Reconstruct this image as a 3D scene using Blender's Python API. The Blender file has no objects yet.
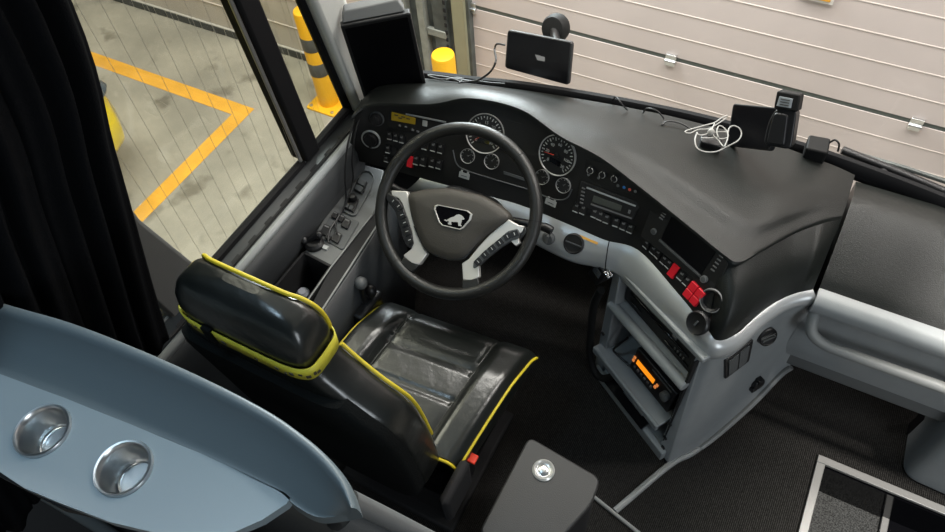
import bpy, bmesh, math, random
from mathutils import Vector as V, Matrix
from mathutils.bvhtree import BVHTree
rad = math.radians
random.seed(4)
scn = bpy.context.scene
col = scn.collection

# ------------------------------------------------------------------ camera
FPX = 720.0
_p, _y, _r = rad(53.8), rad(32.4), rad(-5.75)
FW = V((-math.sin(_y)*math.cos(_p), math.cos(_y)*math.cos(_p), -math.sin(_p)))
_rt = V((math.cos(_y), math.sin(_y), 0)); _up = _rt.cross(FW)
RT = _rt*math.cos(_r) + _up*math.sin(_r)
UP = _up*math.cos(_r) - _rt*math.sin(_r)
WC = V((-0.62, 0.0, 0.76))                       # hub of the steering wheel
def ray(px, py): return FW + RT*((px-472.5)/FPX) - UP*((py-266)/FPX)
CAM = WC - ray(459, 210)*2.0
cd = bpy.data.cameras.new('camera'); cam = bpy.data.objects.new('camera', cd); col.objects.link(cam)
cd.sensor_width = 36; cd.lens = FPX/945*36; cd.clip_start = .02; cd.clip_end = 200
cam.matrix_world = Matrix(((RT.x, UP.x, -FW.x, CAM.x), (RT.y, UP.y, -FW.y, CAM.y), (RT.z, UP.z, -FW.z, CAM.z), (0, 0, 0, 1)))
scn.camera = cam

def at(px, py, z=None, y=None, x=None, o=None, n=None):
    """point of the photo on a given plane of the place"""
    d = ray(px, py)
    if z is not None: t = (z-CAM.z)/d.z
    elif y is not None: t = (y-CAM.y)/d.y
    elif x is not None: t = (x-CAM.x)/d.x
    else: t = (V(o)-CAM).dot(V(n))/d.dot(V(n))
    return CAM + d*t

# ------------------------------------------------------------------ materials
def mat(name, c, rough=.5, metal=0, var=.0, vs=8, bump=0, bs=200, spec=.5, emit=None, es=0, coat=0, sheen=0):
    m = bpy.data.materials.new(name); m.use_nodes = True
    nt = m.node_tree; b = nt.nodes['Principled BSDF']
    c4 = (*c, 1)
    b.inputs['Base Color'].default_value = c4; b.inputs['Roughness'].default_value = rough
    b.inputs['Metallic'].default_value = metal; b.inputs['Specular IOR Level'].default_value = spec
    if coat: b.inputs['Coat Weight'].default_value = coat
    if sheen: b.inputs['Sheen Weight'].default_value = sheen
    if emit: b.inputs['Emission Color'].default_value = (*emit, 1); b.inputs['Emission Strength'].default_value = es
    tc = nt.nodes.new('ShaderNodeTexCoord')
    if var:
        n = nt.nodes.new('ShaderNodeTexNoise'); n.inputs['Scale'].default_value = vs; n.inputs['Detail'].default_value = 5
        nt.links.new(tc.outputs['Object'], n.inputs['Vector'])
        r = nt.nodes.new('ShaderNodeValToRGB')
        r.color_ramp.elements[0].position = .3; r.color_ramp.elements[1].position = .7
        r.color_ramp.elements[0].color = (*[max(0, k*(1-var)) for k in c], 1); r.color_ramp.elements[1].color = (*[k*(1+var) for k in c], 1)
        nt.links.new(n.outputs['Fac'], r.inputs['Fac']); nt.links.new(r.outputs['Color'], b.inputs['Base Color'])
    if bump:
        n = nt.nodes.new('ShaderNodeTexNoise'); n.inputs['Scale'].default_value = bs; n.inputs['Detail'].default_value = 3
        nt.links.new(tc.outputs['Object'], n.inputs['Vector'])
        u = nt.nodes.new('ShaderNodeBump'); u.inputs['Strength'].default_value = bump; u.inputs['Distance'].default_value = .004
        nt.links.new(n.outputs['Fac'], u.inputs['Height']); nt.links.new(u.outputs['Normal'], b.inputs['Normal'])
    return m
def glassmat(name, tint, refl=.08):
    m = bpy.data.materials.new(name); m.use_nodes = True; nt = m.node_tree
    nt.nodes.remove(nt.nodes['Principled BSDF'])
    t = nt.nodes.new('ShaderNodeBsdfTransparent'); t.inputs['Color'].default_value = (*tint, 1)
    g = nt.nodes.new('ShaderNodeBsdfGlossy'); g.inputs['Roughness'].default_value = .02
    lw = nt.nodes.new('ShaderNodeLayerWeight'); lw.inputs['Blend'].default_value = .5
    pw = nt.nodes.new('ShaderNodeMath'); pw.operation = 'POWER'; pw.inputs[1].default_value = 5
    f = nt.nodes.new('ShaderNodeMath'); f.operation = 'MULTIPLY_ADD'; f.inputs[1].default_value = .8; f.inputs[2].default_value = refl*.5
    nt.links.new(lw.outputs['Facing'], pw.inputs[0]); nt.links.new(pw.outputs[0], f.inputs[0])
    mx = nt.nodes.new('ShaderNodeMixShader')
    nt.links.new(f.outputs[0], mx.inputs[0]); nt.links.new(t.outputs[0], mx.inputs[1]); nt.links.new(g.outputs[0], mx.inputs[2])
    nt.links.new(mx.outputs[0], nt.nodes['Material Output'].inputs['Surface'])
    return m
M = dict(
    dash=mat('dash_soft_plastic', (.0090, .0104, .0094), .37, bump=.25, bs=420, var=.08, vs=30, spec=.32),
    face=mat('panel_black', (.007, .007, .007), .5, bump=.1, bs=500),
    black=mat('black_plastic', (.008, .008, .009), .42),
    blackm=mat('black_matte', (.006, .006, .007), .8),
    rubber=mat('rubber', (.007, .007, .007), .65, spec=.25),
    gloss=mat('black_gloss', (.004, .004, .005), .08),
    screen=mat('screen_glass', (.002, .002, .003), .3, spec=.15),
    grey=mat('grey_plastic', (.265, .28, .285), .42, bump=.08, bs=500, var=.04, vs=20),
    trimg=mat('silver_grey_trim', (.43, .445, .45), .33, metal=.4, bump=.05, bs=500),
    dgrey=mat('dark_grey_plastic', (.075, .080, .082), .5, bump=.15, bs=400),
    box=mat('box_grey', (.026, .026, .026), .5, bump=.15, bs=400),
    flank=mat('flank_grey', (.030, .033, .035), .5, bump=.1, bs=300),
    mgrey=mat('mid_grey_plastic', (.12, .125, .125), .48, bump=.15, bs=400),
    sill=mat('sill_grey', (.22, .225, .22), .5, bump=.1, bs=400),
    side=mat('door_panel_grey', (.034, .037, .040), .6, bump=.1, bs=300),
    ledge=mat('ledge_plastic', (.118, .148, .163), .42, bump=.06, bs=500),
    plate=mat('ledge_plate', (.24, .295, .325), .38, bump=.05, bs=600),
    leather=mat('black_leather', (.009, .0105, .0095), .28, bump=.35, bs=28, var=.12, vs=10, spec=.75),
    leatherg=mat('grey_leather', (.04, .04, .035), .34, bump=.1, bs=60, var=.2, vs=12),
    cloth=mat('black_cloth', (.006, .007, .007), .95, bump=.5, bs=300, spec=.1),
    curtain=mat('curtain_cloth', (.0045, .005, .006), .95, spec=.05, bump=.3, bs=250),
    yellow=mat('yellow_piping', (.60, .47, .02), .5),
    yband=mat('yellow_band', (.55, .50, .04), .5, var=.2, vs=30),
    chrome=mat('chrome', (.75, .76, .77), .12, metal=1),
    steel=mat('brushed_steel', (.62, .63, .63), .3, metal=1, var=.05, vs=40),
    silver=mat('satin_silver', (.68, .66, .62), .33, metal=.45),
    alu=mat('aluminium_edge', (.23, .225, .215), .38, metal=.35),
    red=mat('red_switch', (.75, .015, .03), .4),
    redb=mat('red_button', (.8, .05, .02), .4),
    white=mat('white_mark', (.42, .43, .42), .5),
    dim=mat('dim_mark', (.15, .15, .15), .5),
    cable=mat('white_cable', (.33, .32, .30), .5),
    hubm=mat('hub_plastic', (.048, .043, .036), .5, bump=.25, bs=450),
    wheel=mat('wheel_leather', (.014, .014, .013), .36, bump=.25, bs=350),
    lcdy=mat('lcd_yellow', (.17, .115, .005), .4, emit=(.62, .42, .015), es=.09),
    lcdg=mat('lcd_grey', (.05, .055, .045), .3),
    lcdo=mat('lcd_orange', (.6, .2, .01), .4, emit=(1, .30, .01), es=1.0),
    ledo=mat('led_orange', (.6, .2, .05), .4, emit=(1, .32, .08), es=.5),
    blue=mat('blue_dot', (.05, .22, .6), .4), reddot=mat('red_dot', (.7, .12, .08), .4),
    needle=mat('needle_red', (.7, .05, .03), .4),
    dial=mat('dial_black', (.012, .013, .014), .35),
    lcarpet=mat('grey_carpet', (.06, .06, .058), .95, var=.75, vs=220, bump=.8, bs=300, spec=.1),
    polewh=mat('pillar_grey', (.52, .53, .50), .55, bump=.1, bs=200),
    gasket=mat('gasket', (.006, .006, .007), .7, spec=.2),
    wallp=mat('garage_wall', (.58, .53, .48), .8, var=.04, vs=3),
    doorp=mat('garage_door_panel', (.63, .555, .53), .55, var=.05, vs=2.5),
    ridge=mat('garage_door_ridge', (.72, .65, .60), .5),
    seam=mat('door_seam', (.10, .12, .11), .6),
    olive=mat('olive_strip', (.30, .29, .19), .6, var=.1, vs=6),
    track=mat('track_steel', (.075, .085, .08), .5, var=.5, vs=9),
    trackl=mat('track_light', (.26, .27, .24), .5, var=.25, vs=12),
    tile=mat('skirting_tile', (.055, .06, .062), .4, var=.15, vs=5),
    grout=mat('skirting_grout', (.5, .48, .45), .7),
    yline=mat('yellow_line_paint', (.78, .40, .045), .6, var=.12, vs=6),
    ybol=mat('bollard_yellow', (.90, .47, .015), .45, var=.04, vs=8),
    bband=mat('bollard_band', (.085, .085, .08), .5),
    ycar=mat('car_yellow', (.80, .62, .02), .25, coat=.5),
    sign=mat('sign_white', (.8, .78, .75), .5), signo=mat('sign_orange', (.75, .38, .05), .5),
    lglass=mat('lamp_glass', (.05, .07, .09), .1, coat=1),
    label=mat('label_grey', (.28, .31, .33), .5),
    navs=mat('nav_screen', (.004, .004, .005), .3, spec=.15),
    glare=mat('nav_glare', (.22, .22, .22), .4),
    glass=glassmat('window_glass', (.90, .91, .86)), wglass=glassmat('windscreen_glass', (.93, .94, .92)),
    wire=mat('heating_wire', (.30, .28, .23), .7), bezel=mat('bezel_silver', (.50, .50, .48), .28, metal=.4),
)
def carpet(name, c):
    m = mat(name, c, .95, bump=.8, bs=260, spec=.1); nt = m.node_tree; b = nt.nodes['Principled BSDF']
    tc = nt.nodes.new('ShaderNodeTexCoord')
    w = nt.nodes.new('ShaderNodeTexWave'); w.inputs['Scale'].default_value = 55; w.inputs['Distortion'].default_value = 2.2; w.inputs['Detail Scale'].default_value = 4
    n = nt.nodes.new('ShaderNodeTexNoise'); n.inputs['Scale'].default_value = 190; n.inputs['Detail'].default_value = 4
    nt.links.new(tc.outputs['Object'], w.inputs['Vector']); nt.links.new(tc.outputs['Object'], n.inputs['Vector'])
    mm = nt.nodes.new('ShaderNodeMath'); mm.operation = 'MULTIPLY'
    nt.links.new(w.outputs['Fac'], mm.inputs[0]); nt.links.new(n.outputs['Fac'], mm.inputs[1])
    r = nt.nodes.new('ShaderNodeValToRGB'); r.color_ramp.elements[0].position = .12; r.color_ramp.elements[1].position = .62
    r.color_ramp.elements[0].color = (*[k*.55 for k in c], 1); r.color_ramp.elements[1].color = (*[k*3.2 for k in c], 1)
    nt.links.new(mm.outputs[0], r.inputs['Fac']); nt.links.new(r.outputs['Color'], b.inputs['Base Color'])
    return m
M['carpet'] = carpet('ribbed_carpet', (.0115, .0108, .0100))
def ground_mat():
    c = (.33, .31, .265)
    m = mat('garage_floor', c, .75); nt = m.node_tree; b = nt.nodes['Principled BSDF']
    tc = nt.nodes.new('ShaderNodeTexCoord')
    n = nt.nodes.new('ShaderNodeTexNoise'); n.inputs['Scale'].default_value = 1.6; n.inputs['Detail'].default_value = 8; n.inputs['Roughness'].default_value = .65
    n2 = nt.nodes.new('ShaderNodeTexNoise'); n2.inputs['Scale'].default_value = 3.7; n2.inputs['Detail'].default_value = 3
    for k in (n, n2): nt.links.new(tc.outputs['Object'], k.inputs['Vector'])
    r = nt.nodes.new('ShaderNodeValToRGB'); r.color_ramp.elements[0].position = .35; r.color_ramp.elements[1].position = .68
    r.color_ramp.elements[0].color = (.26, .245, .21, 1); r.color_ramp.elements[1].color = (.40, .375, .32, 1)
    r2 = nt.nodes.new('ShaderNodeValToRGB'); r2.color_ramp.elements[0].position = .30; r2.color_ramp.elements[1].position = .40
    r2.color_ramp.elements[0].color = (.45, .43, .4, 1); r2.color_ramp.elements[1].color = (1, 1, 1, 1)
    nt.links.new(n.outputs['Fac'], r.inputs['Fac']); nt.links.new(n2.outputs['Fac'], r2.inputs['Fac'])
    mx = nt.nodes.new('ShaderNodeMixRGB'); mx.blend_type = 'MULTIPLY'; mx.inputs[0].default_value = .8
    nt.links.new(r.outputs['Color'], mx.inputs[1]); nt.links.new(r2.outputs['Color'], mx.inputs[2])
    nt.links.new(mx.outputs[0], b.inputs['Base Color'])
    return m
M['ground'] = ground_mat()

# ------------------------------------------------------------------ geometry helpers
def fr(o, x, y, z):
    m = Matrix.Identity(4)
    for i, a in enumerate((x, y, z)):
        for j in range(3): m[j][i] = a[j]
    for j in range(3): m[j][3] = o[j]
    return m
def rotz(o, a): return Matrix.Translation(V(o)) @ Matrix.Rotation(a, 4, 'Z')
def framez(o, z, xh=(1, 0, 0)):
    z = V(z).normalized(); y = z.cross(V(xh)).normalized(); x = y.cross(z)
    return fr(V(o), x, y, z)
def spl(pts, k=6, closed=False):
    """Catmull-Rom through points (any dimension)"""
    pts = [V(p) for p in pts]; n = len(pts); out = []
    for i in range(n if closed else n-1):
        p1, p2 = pts[i], pts[(i+1) % n]
        p0 = pts[(i-1) % n] if (closed or i) else p1*2-p2
        p3 = pts[(i+2) % n] if (closed or i+2 < n) else p2*2-p1
        for j in range(k):
            t = j/k
            out.append(.5*(2*p1 + (p2-p0)*t + (2*p0-5*p1+4*p2-p3)*t*t + (3*p1-p0-3*p2+p3)*t**3))
    if not closed: out.append(pts[-1].copy())
    return out
def rnd(pts, r, k=4):
    """round the corners of a polygon"""
    pts = [V(p) for p in pts]; n = len(pts); out = []
    for i in range(n):
        p, a, b = pts[i], pts[i-1], pts[(i+1) % n]
        da, db = (a-p), (b-p)
        ra = min(r, da.length*.48); rb = min(r, db.length*.48)
        s, e = p+da.normalized()*ra, p+db.normalized()*rb
        for j in range(k+1):
            t = j/k; out.append(s*(1-t)**2 + p*(2*t*(1-t)) + e*t*t)
    return out
class MB:
    def __init__(s): s.v = []; s.f = []; s.m = []
    def add(s, vs, fs, mi=0):
        o = len(s.v); s.v += [V(v) for v in vs]
        s.f += [tuple(i+o for i in f) for f in fs]; s.m += [mi]*len(fs); return s
    def box(s, c, size, mi=0, F=None):
        F = F or Matrix.Identity(4); c = V(c); h = V(size)/2
        vs = [F @ (c + V((h.x*i, h.y*j, h.z*k))) for i in (-1, 1) for j in (-1, 1) for k in (-1, 1)]
        return s.add(vs, [(0, 1, 3, 2), (4, 6, 7, 5), (0, 4, 5, 1), (2, 3, 7, 6), (0, 2, 6, 4), (1, 5, 7, 3)], mi)
    def prism(s, pts, n, a, b, mi=0):
        n = V(n).normalized(); k = len(pts); pts = [V(p) for p in pts]
        vs = [p+n*a for p in pts] + [p+n*b for p in pts]
        fs = [tuple(range(k))[::-1], tuple(range(k, 2*k))] + [(i, (i+1) % k, (i+1) % k+k, i+k) for i in range(k)]
        return s.add(vs, fs, mi)
    def tube(s, pts, r, n=8, mi=0, closed=False, flat=1.0):
        pts = [V(p) for p in pts]; k = len(pts); R = r if isinstance(r, (list, tuple)) else [r]*k
        up = None; vs = []
        for i, p in enumerate(pts):
            a = pts[i-1] if (i or closed) else p; b = pts[(i+1) % k] if (i < k-1 or closed) else p
            t = (b-a).normalized()
            if up is None: up = t.orthogonal().normalized()
            up = (up - t*up.dot(t)).normalized(); w = t.cross(up)
            vs += [p + (up*math.cos(q) + w*math.sin(q)*flat)*R[i] for q in [2*math.pi*j/n for j in range(n)]]
        fs = []
        for i in range(k if closed else k-1):
            for j in range(n):
                a, b = i*n+j, i*n+(j+1) % n; c, d = ((i+1) % k)*n+(j+1) % n, ((i+1) % k)*n+j
                fs.append((a, b, c, d))
        if not closed: fs += [tuple(range(n))[::-1], tuple(range((k-1)*n, k*n))]
        return s.add(vs, fs, mi)
    def lathe(s, F, prof, n=28, mi=0, cap=True):
        vs = []; k = len(prof)
        for r, h in prof: vs += [F @ V((r*math.cos(2*math.pi*j/n), r*math.sin(2*math.pi*j/n), h)) for j in range(n)]
        fs = [(i*n+j, i*n+(j+1) % n, (i+1)*n+(j+1) % n, (i+1)*n+j) for i in range(k-1) for j in range(n)]
        if cap: fs += [tuple(range(n))[::-1], tuple(range((k-1)*n, k*n))]
        return s.add(vs, fs, mi)
    def grid(s, rows, mi=0, cu=False):
        n = len(rows[0]); k = len(rows); vs = [p for r in rows for p in r]
        fs = [(i*n+j, i*n+(j+1) % n, (i+1)*n+(j+1) % n, (i+1)*n+j) for i in range(k-1) for j in range(n if cu else n-1)]
        return s.add(vs, fs, mi)
    def ball(s, c, r, mi=0, F=None, n=16, k=10):
        F = F or Matrix.Identity(4); r = V(r) if not isinstance(r, (int, float)) else V((r, r, r))
        rows = [[F @ (V(c) + V((r.x*math.sin(a)*math.cos(b), r.y*math.sin(a)*math.sin(b), r.z*math.cos(a)))) for b in [2*math.pi*j/n for j in range(n)]] for a in [math.pi*(i+.02)/(k+.04) for i in range(k+1)]]
        return s.grid(rows, mi, cu=True)
    def holed(s, outer, circles, z0, z1, mi=0):
        """flat plate between two heights with round holes through it"""
        bm = bmesh.new(); loops = []
        for lp in [outer]+circles:
            vs = [bm.verts.new((p.x, p.y, z1)) for p in lp]; loops.append(vs)
            for i in range(len(vs)): bm.edges.new((vs[i-1], vs[i]))
        bmesh.ops.triangle_fill(bm, use_beauty=True, use_dissolve=False, edges=bm.edges[:], normal=(0, 0, 1))
        bm.verts.index_update(); vs = [v.co.copy() for v in bm.verts]; fs = [tuple(v.index for v in f.verts) for f in bm.faces]
        n = len(vs); s.add(vs + [V((v.x, v.y, z0)) for v in vs], fs + [tuple(i+n for i in f)[::-1] for f in fs] +
              [(a.index, b_.index, b_.index+n, a.index+n) for lp in loops for a, b_ in zip(lp, lp[1:]+lp[:1])], mi); bm.free(); return s
    def build(s, name, mats, par=None, bev=0, ang=38, seg=2, sub=0, solid=0):
        org = V((0, 0, 0)); q = par
        while q is not None: org += q.location; q = q.parent
        own = V((0, 0, 0))
        if par is None:
            xs = [v.x for v in s.v]; ys = [v.y for v in s.v]; zs = [v.z for v in s.v]
            own = V(((min(xs)+max(xs))/2, (min(ys)+max(ys))/2, min(zs)))
        me = bpy.data.meshes.new(name)
        me.from_pydata([v-org-own for v in s.v], [], s.f)
        for m in (mats if isinstance(mats, (list, tuple)) else [mats]): me.materials.append(m if not isinstance(m, str) else M[m])
        me.polygons.foreach_set('material_index', s.m)
        bm = bmesh.new(); bm.from_mesh(me); bmesh.ops.recalc_face_normals(bm, faces=bm.faces); bm.to_mesh(me); bm.free()
        me.polygons.foreach_set('use_smooth', [True]*len(me.polygons)); me.set_sharp_from_angle(angle=rad(ang))
        o = bpy.data.objects.new(name, me); col.objects.link(o); o.parent = par
        o.location = own
        if solid:
            md = o.modifiers.new('thickness', 'SOLIDIFY'); md.thickness = solid; md.offset = 0
        if bev:
            md = o.modifiers.new('bevel', 'BEVEL'); md.width = bev; md.segments = seg; md.limit_method = 'ANGLE'; md.angle_limit = rad(40)
        if sub:
            md = o.modifiers.new('smooth', 'SUBSURF'); md.levels = sub; md.render_levels = sub
        return o
def tag(o, label, cat, group=None):
    o['label'] = label; o['category'] = cat
    if group: o['group'] = group
    return o
def thing(name, label, cat, loc, group=None):
    o = bpy.data.objects.new(name, None); o.empty_display_size = .1; o.location = loc; col.objects.link(o)
    return tag(o, label, cat, group)
def struct(o): o['kind'] = 'structure'; return o
def zp(pts, ox, oy, s, fn): return [fn(ox+x/s, oy+y/s) for x, y in pts]

# ------------------------------------------------------------------ outside: the garage
GZ = -1.30; WY = 2.34
b = MB(); b.box((0, -2, GZ-.05), (30, 22, .1)); struct(b.build('ground', 'ground'))
# painted bay lines
b = MB()
c0, c1, c2 = at(84, 57, z=GZ), at(252, 113, z=GZ), at(140, 215, z=GZ)
ly, lx = (c0.y+c1.y)/2, c2.x
b.prism([(-9, ly-.06, GZ), (lx+.06, ly-.06, GZ), (lx+.06, ly+.06, GZ), (-9, ly+.06, GZ)], (0, 0, 1), -.002, .003)
b.prism([(lx-.06, -7, GZ), (lx+.06, -7, GZ), (lx+.06, ly-.06, GZ), (lx-.06, ly-.06, GZ)], (0, 0, 1), -.002, .003)
o = b.build('trim_1', 'yline'); struct(o); o['label'] = 'yellow painted parking bay line on garage floor'
# front wall left of the door, in blocks
b = MB(); b.box((-6.4, WY+.12, 1.2), (8.0, .2, 5.0))
for k in range(10): b.box((-6.4, WY+.018, GZ+.28+k*.26), (8.0, .008, .008), 1)
struct(b.build('wall_front', ['wallp', 'ridge']))
b = MB(); b.box((-6.4, WY+.008, GZ+.035), (8.0, .02, .07), 1)
for k in range(62): b.box((-10.3+k*.13, WY+.004, GZ+.035), (.112, .028, .058))
struct(b.build('baseboard_front', ['tile', 'grout']))
# door frame: pillar, guide track
b = MB(); b.box((-2.16, WY+.02, .9), (.52, .1, 4.4)); b.box((-2.36, WY-.05, .9), (.04, .08, 4.4), 1)
b.box((-2.23, WY-.05, .9), (.05, .07, 4.4), 1); b.box((-2.10, WY-.04, .9), (.10, .05, 4.4), 0)
for k in range(34): b.box((-2.055, WY-.068, -1.2+k*.055), (.02, .006, .03), 2)
for k in range(6): b.box((-2.13, WY-.06, -.62+k*.5), (.14, .03, .05), 1)
struct(b.build('trim_2', ['track', 'trackl', 'blackm'], bev=.004))
b = MB(); b.box((-1.965, WY-.03, .9), (.09, .06, 4.4)); struct(b.build('trim_3', 'olive', bev=.006))
# the sectional door
b = MB(); dz = -.415
b.box((4.0, WY+.05, (dz-.015+GZ)/2), (11.9, .06, dz-.015-GZ)); b.box((4.0, WY+.05, (dz+.015+3.6)/2), (11.9, .06, 3.6-dz-.015))
door = b.build('door_1', 'doorp'); struct(door)
b = MB()
for k in range(-6, 25):
    if k: b.box((4.0, WY+.0195, dz+.147*k), (11.9, .003, .005))
b.build('ridge_lines', 'ridge', door)
b = MB(); b.box((4.0, WY+.045, dz), (11.9, .04, .032)); b.build('panel_seam', 'seam', door)
for x in (-3.2+1.3, -.611, .690, 1.99):
    b = MB(); b.box((x, WY+.012, dz+.012), (.062, .016, .042)); b.box((x, WY+.012, dz-.028), (.056, .018, .026))
    b.tube([(x-.032, WY+.0, dz-.008), (x+.032, WY+.0, dz-.008)], .009); b.build('hinge', 'steel', door, bev=.002)
s0, s1 = at(803, -14, y=WY), at(832, 6, y=WY)
b = MB(); b.box(((s0.x+s1.x)/2, WY+.01, (s1.z+.12)), (s1.x-s0.x, .008, .24)); b.box(((s0.x+s1.x)/2-.005, WY+.004, s1.z+.028), (s1.x-s0.x-.02, .006, .026), 1)
o = b.build('door_notice', ['sign', 'signo']); tag(o, 'white notice with orange stripe stuck on the garage door', 'sign')

def bollard(p, h, r, banded, label):
    t = thing('bollard', label, 'bollard', (p[0], p[1], GZ), 'yellow bollards guarding the door frame')
    F = Matrix.Translation((p[0], p[1], GZ))
    b = MB(); b.lathe(F, [(r, .012), (r, h-.02), (r*.93, h-.004), (r*.8, h)], 32); b.build('post', 'ybol', t)
    if banded:
        for a, c in ((.24, .37), (.50, .635)):
            b = MB(); b.lathe(F, [(r+.001, h*(1-c)), (r+.0025, h*(1-c)+.002), (r+.0025, h*(1-a)-.002), (r+.001, h*(1-a))], 32); b.build('band', 'bband', t)
    b = MB(); b.prism(rnd([(p[0]-.125, p[1]-.125, GZ), (p[0]+.125, p[1]-.125, GZ), (p[0]+.125, p[1]+.125, GZ), (p[0]-.125, p[1]+.125, GZ)], .02), (0, 0, 1), 0, .014)
    bp = b.build('base_plate', 'ybol', t, bev=.003)
    for i in (-1, 1):
        for j in (-1, 1):
            b = MB(); b.lathe(Matrix.Translation((p[0]+.095*i, p[1]+.095*j, GZ+.013)), [(.014, 0), (.014, .010), (.008, .012)], 6); b.build('bolt', 'steel', bp)
bollard((-2.985, 2.0), .80, .072, True, 'yellow bollard with two dark grey bands outside the small side window')
bollard((-1.925, 2.0), .77, .075, False, 'plain yellow bollard top seen through windscreen beside the door frame')

# yellow car parked in the bay, mostly behind the curtain
car = thing('car', 'yellow car parked in the marked bay outside, showing beside the curtain', 'car', (-4.55, -.9, GZ))
fy, sx, cx = 1.03, .86, -4.55
prof = [(0.00, .28, .30, .52), (.05, .62, .26, .60), (.16, .76, .20, .68), (.40, .84, .18, .76), (.9, .86, .17, .86), (1.3, .87, .17, .92), (3.6, .87, .17, .96), (4.05, .80, .22, .92), (4.15, .7, .3, .8)]
rows = []
for d, w, z0, z1 in prof:
    pts = []
    for q in range(28):
        a = 2*math.pi*q/28; ca, sa = math.cos(a), math.sin(a)
        e = lambda v, k: math.copysign(abs(v)**k, v)
        pts.append(V((cx+w*e(ca, .45), fy-d, GZ+(z0+z1)/2+(z1-z0)/2*e(sa, .5))))
    rows.append(pts)
b = MB(); b.grid(rows, cu=True); b.add(rows[0], [tuple(range(28))]); b.add(rows[-1], [tuple(range(28))]); b.build('body', 'ycar', car)
b = MB(); rr = []
for d, w, z in ((1.25, .74, .90), (1.95, .60, 1.40), (3.1, .58, 1.42), (3.75, .70, .94)):
    rr.append([V((cx-w, fy-d, GZ+z)), V((cx+w, fy-d, GZ+z))])
top = [[p[0], V((p[0].x+.08, p[0].y, p[0].z+.02)), V((p[1].x-.08, p[1].y, p[1].z+.02)), p[1]] for p in rr]
b.grid(top); b.add([rr[0][0], rr[1][0], rr[2][0], rr[3][0]], [(0, 1, 2, 3)], 0); b.add([rr[0][1], rr[1][1], rr[2][1], rr[3][1]], [(0, 1, 2, 3)], 0)
b.build('cabin_glass', 'gloss', car)
b = MB(); b.prism(rnd([(cx-.57, fy-1.98, GZ+1.425), (cx+.57, fy-1.98, GZ+1.425), (cx+.55, fy-3.1, GZ+1.44), (cx-.55, fy-3.1, GZ+1.44)], .1), (0, 0, 1), 0, .03); b.build('roof', 'ycar', car, bev=.01)
for i in (-1, 1):
    b = MB(); b.ball((cx+i*.66, fy-.24, GZ+.67), (.12, .20, .06)); b.build('headlight', 'lglass', car)
    for d in (.78, 3.35):
        b = MB(); b.lathe(fr((cx+i*.80, fy-d, GZ+.31), (0, 1, 0), (0, 0, 1), (1, 0, 0)), [(.2, -.1), (.3, -.09), (.31, -.05), (.31, .05), (.3, .09), (.2, .1)], 28); b.build('wheel', 'rubber', car)

# ------------------------------------------------------------------ the bus shell
SX = -1.16                                         # inner face of the side glazing
LW = -1.20
b = MB()   # carpeted floor with the step well cut out
WX, WYF = .576, .106
b.box((-.312, -.45, -.02), (1.776-.0, 2.3, .04)); b.box((.886, .403, -.02), (.62, .594, .04))
floor = b.build('floor', 'carpet'); struct(floor)
b = MB(); b.box((.886, -.10, -.20), (.62, .50, .04)); struct(b.build('floor_step', 'lcarpet'))
# front bulkhead below the dashboard, sides, ceiling
b = MB(); b.prism([(-1.15, .27, 0), (-1.15, .30, 0), (-.78, .62, 0), (1.12, .62, 0), (1.12, .58, 0), (-.76, .58, 0)], (0, 0, 1), 0, .62); struct(b.build('wall_bulkhead', 'blackm'))
b = MB(); b.box((-1.168, -.68, .345), (.036, 1.90, .75)); b.box((-1.168, -.68, -.45), (.036, 1.90, .9))
struct(b.build('wall_left', 'side'))
b = MB(); b.box((0, -.12, 2.46), (2.46, 1.16, .05)); struct(b.build('ceiling', 'polewh'))
# side window sill trim: slot, lower panel, inner ledge with a highlight in its colour
sy0, sy1 = -.80, .26
def xz(profile, y0, y1, k=2): return [[V((x, y0+(y1-y0)*j/k, z)) for x, z in profile] for j in range(k+1)]
b = MB(); b.grid(xz([(-1.165, .60), (-1.165, .735), (-1.155, .742), (-1.138, .739), (-1.110, .731), (-1.096, .726)], sy0, sy1))
sill = b.build('trim_4', 'flank', solid=.004); struct(sill)
b = MB(); b.tube([(-1.144, sy0, .742), (-1.144, sy1, .742)], .004, 8); b.build('edge_line', 'sill', sill)
b = MB(); b.grid(xz([(-1.096, .726), (-1.091, .731), (-1.083, .733), (-1.075, .729), (-1.070, .720)], sy0, sy1)); b.build('inner_ledge', 'grey', sill, solid=.004)
b = MB(); b.box((-1.103, -.24, .7315), (.007, .86, .005))
for k in range(11): b.box((-1.108, -.62+k*.075, .7325), (.010, .030, .005))
b.build('blind_slot', 'blackm', sill)
b = MB(); b.grid(xz([(-1.070, .720), (-1.058, .69), (-1.052, .64), (-1.062, .59), (-1.085, .50), (-1.12, .30), (-1.13, 0)], sy0, .14))
struct(b.build('trim_5', 'side', solid=.006))
# pillars and gaskets on the side plane
def onside(pts, x=SX): return [at(px, py, x=x) for px, py in pts]
def ext(a, c, z):                                   # run a pillar edge on up to height z
    return a + (c-a)*((z-a.z)/(c.z-a.z))
pl0, pl1 = onside([(299, 160), (227, 0)]); pr0, pr1 = onside([(312, 146), (251, 0)])
ph = 2.3
b = MB(); b.prism([pl0, pr0, ext(pr0, pr1, ph), ext(pl0, pl1, ph)], (1, 0, 0), -.03, .035); struct(b.build('trim_6', 'gasket', bev=.008))
e0, e1 = onside([(226, 0), (296, 158)])
b = MB(); b.tube([e1+V((.02, -.004, 0)), ext(e1, e0, ph)+V((.02, -.004, 0))], .006); struct(b.build('trim_7', 'alu'))
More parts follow.
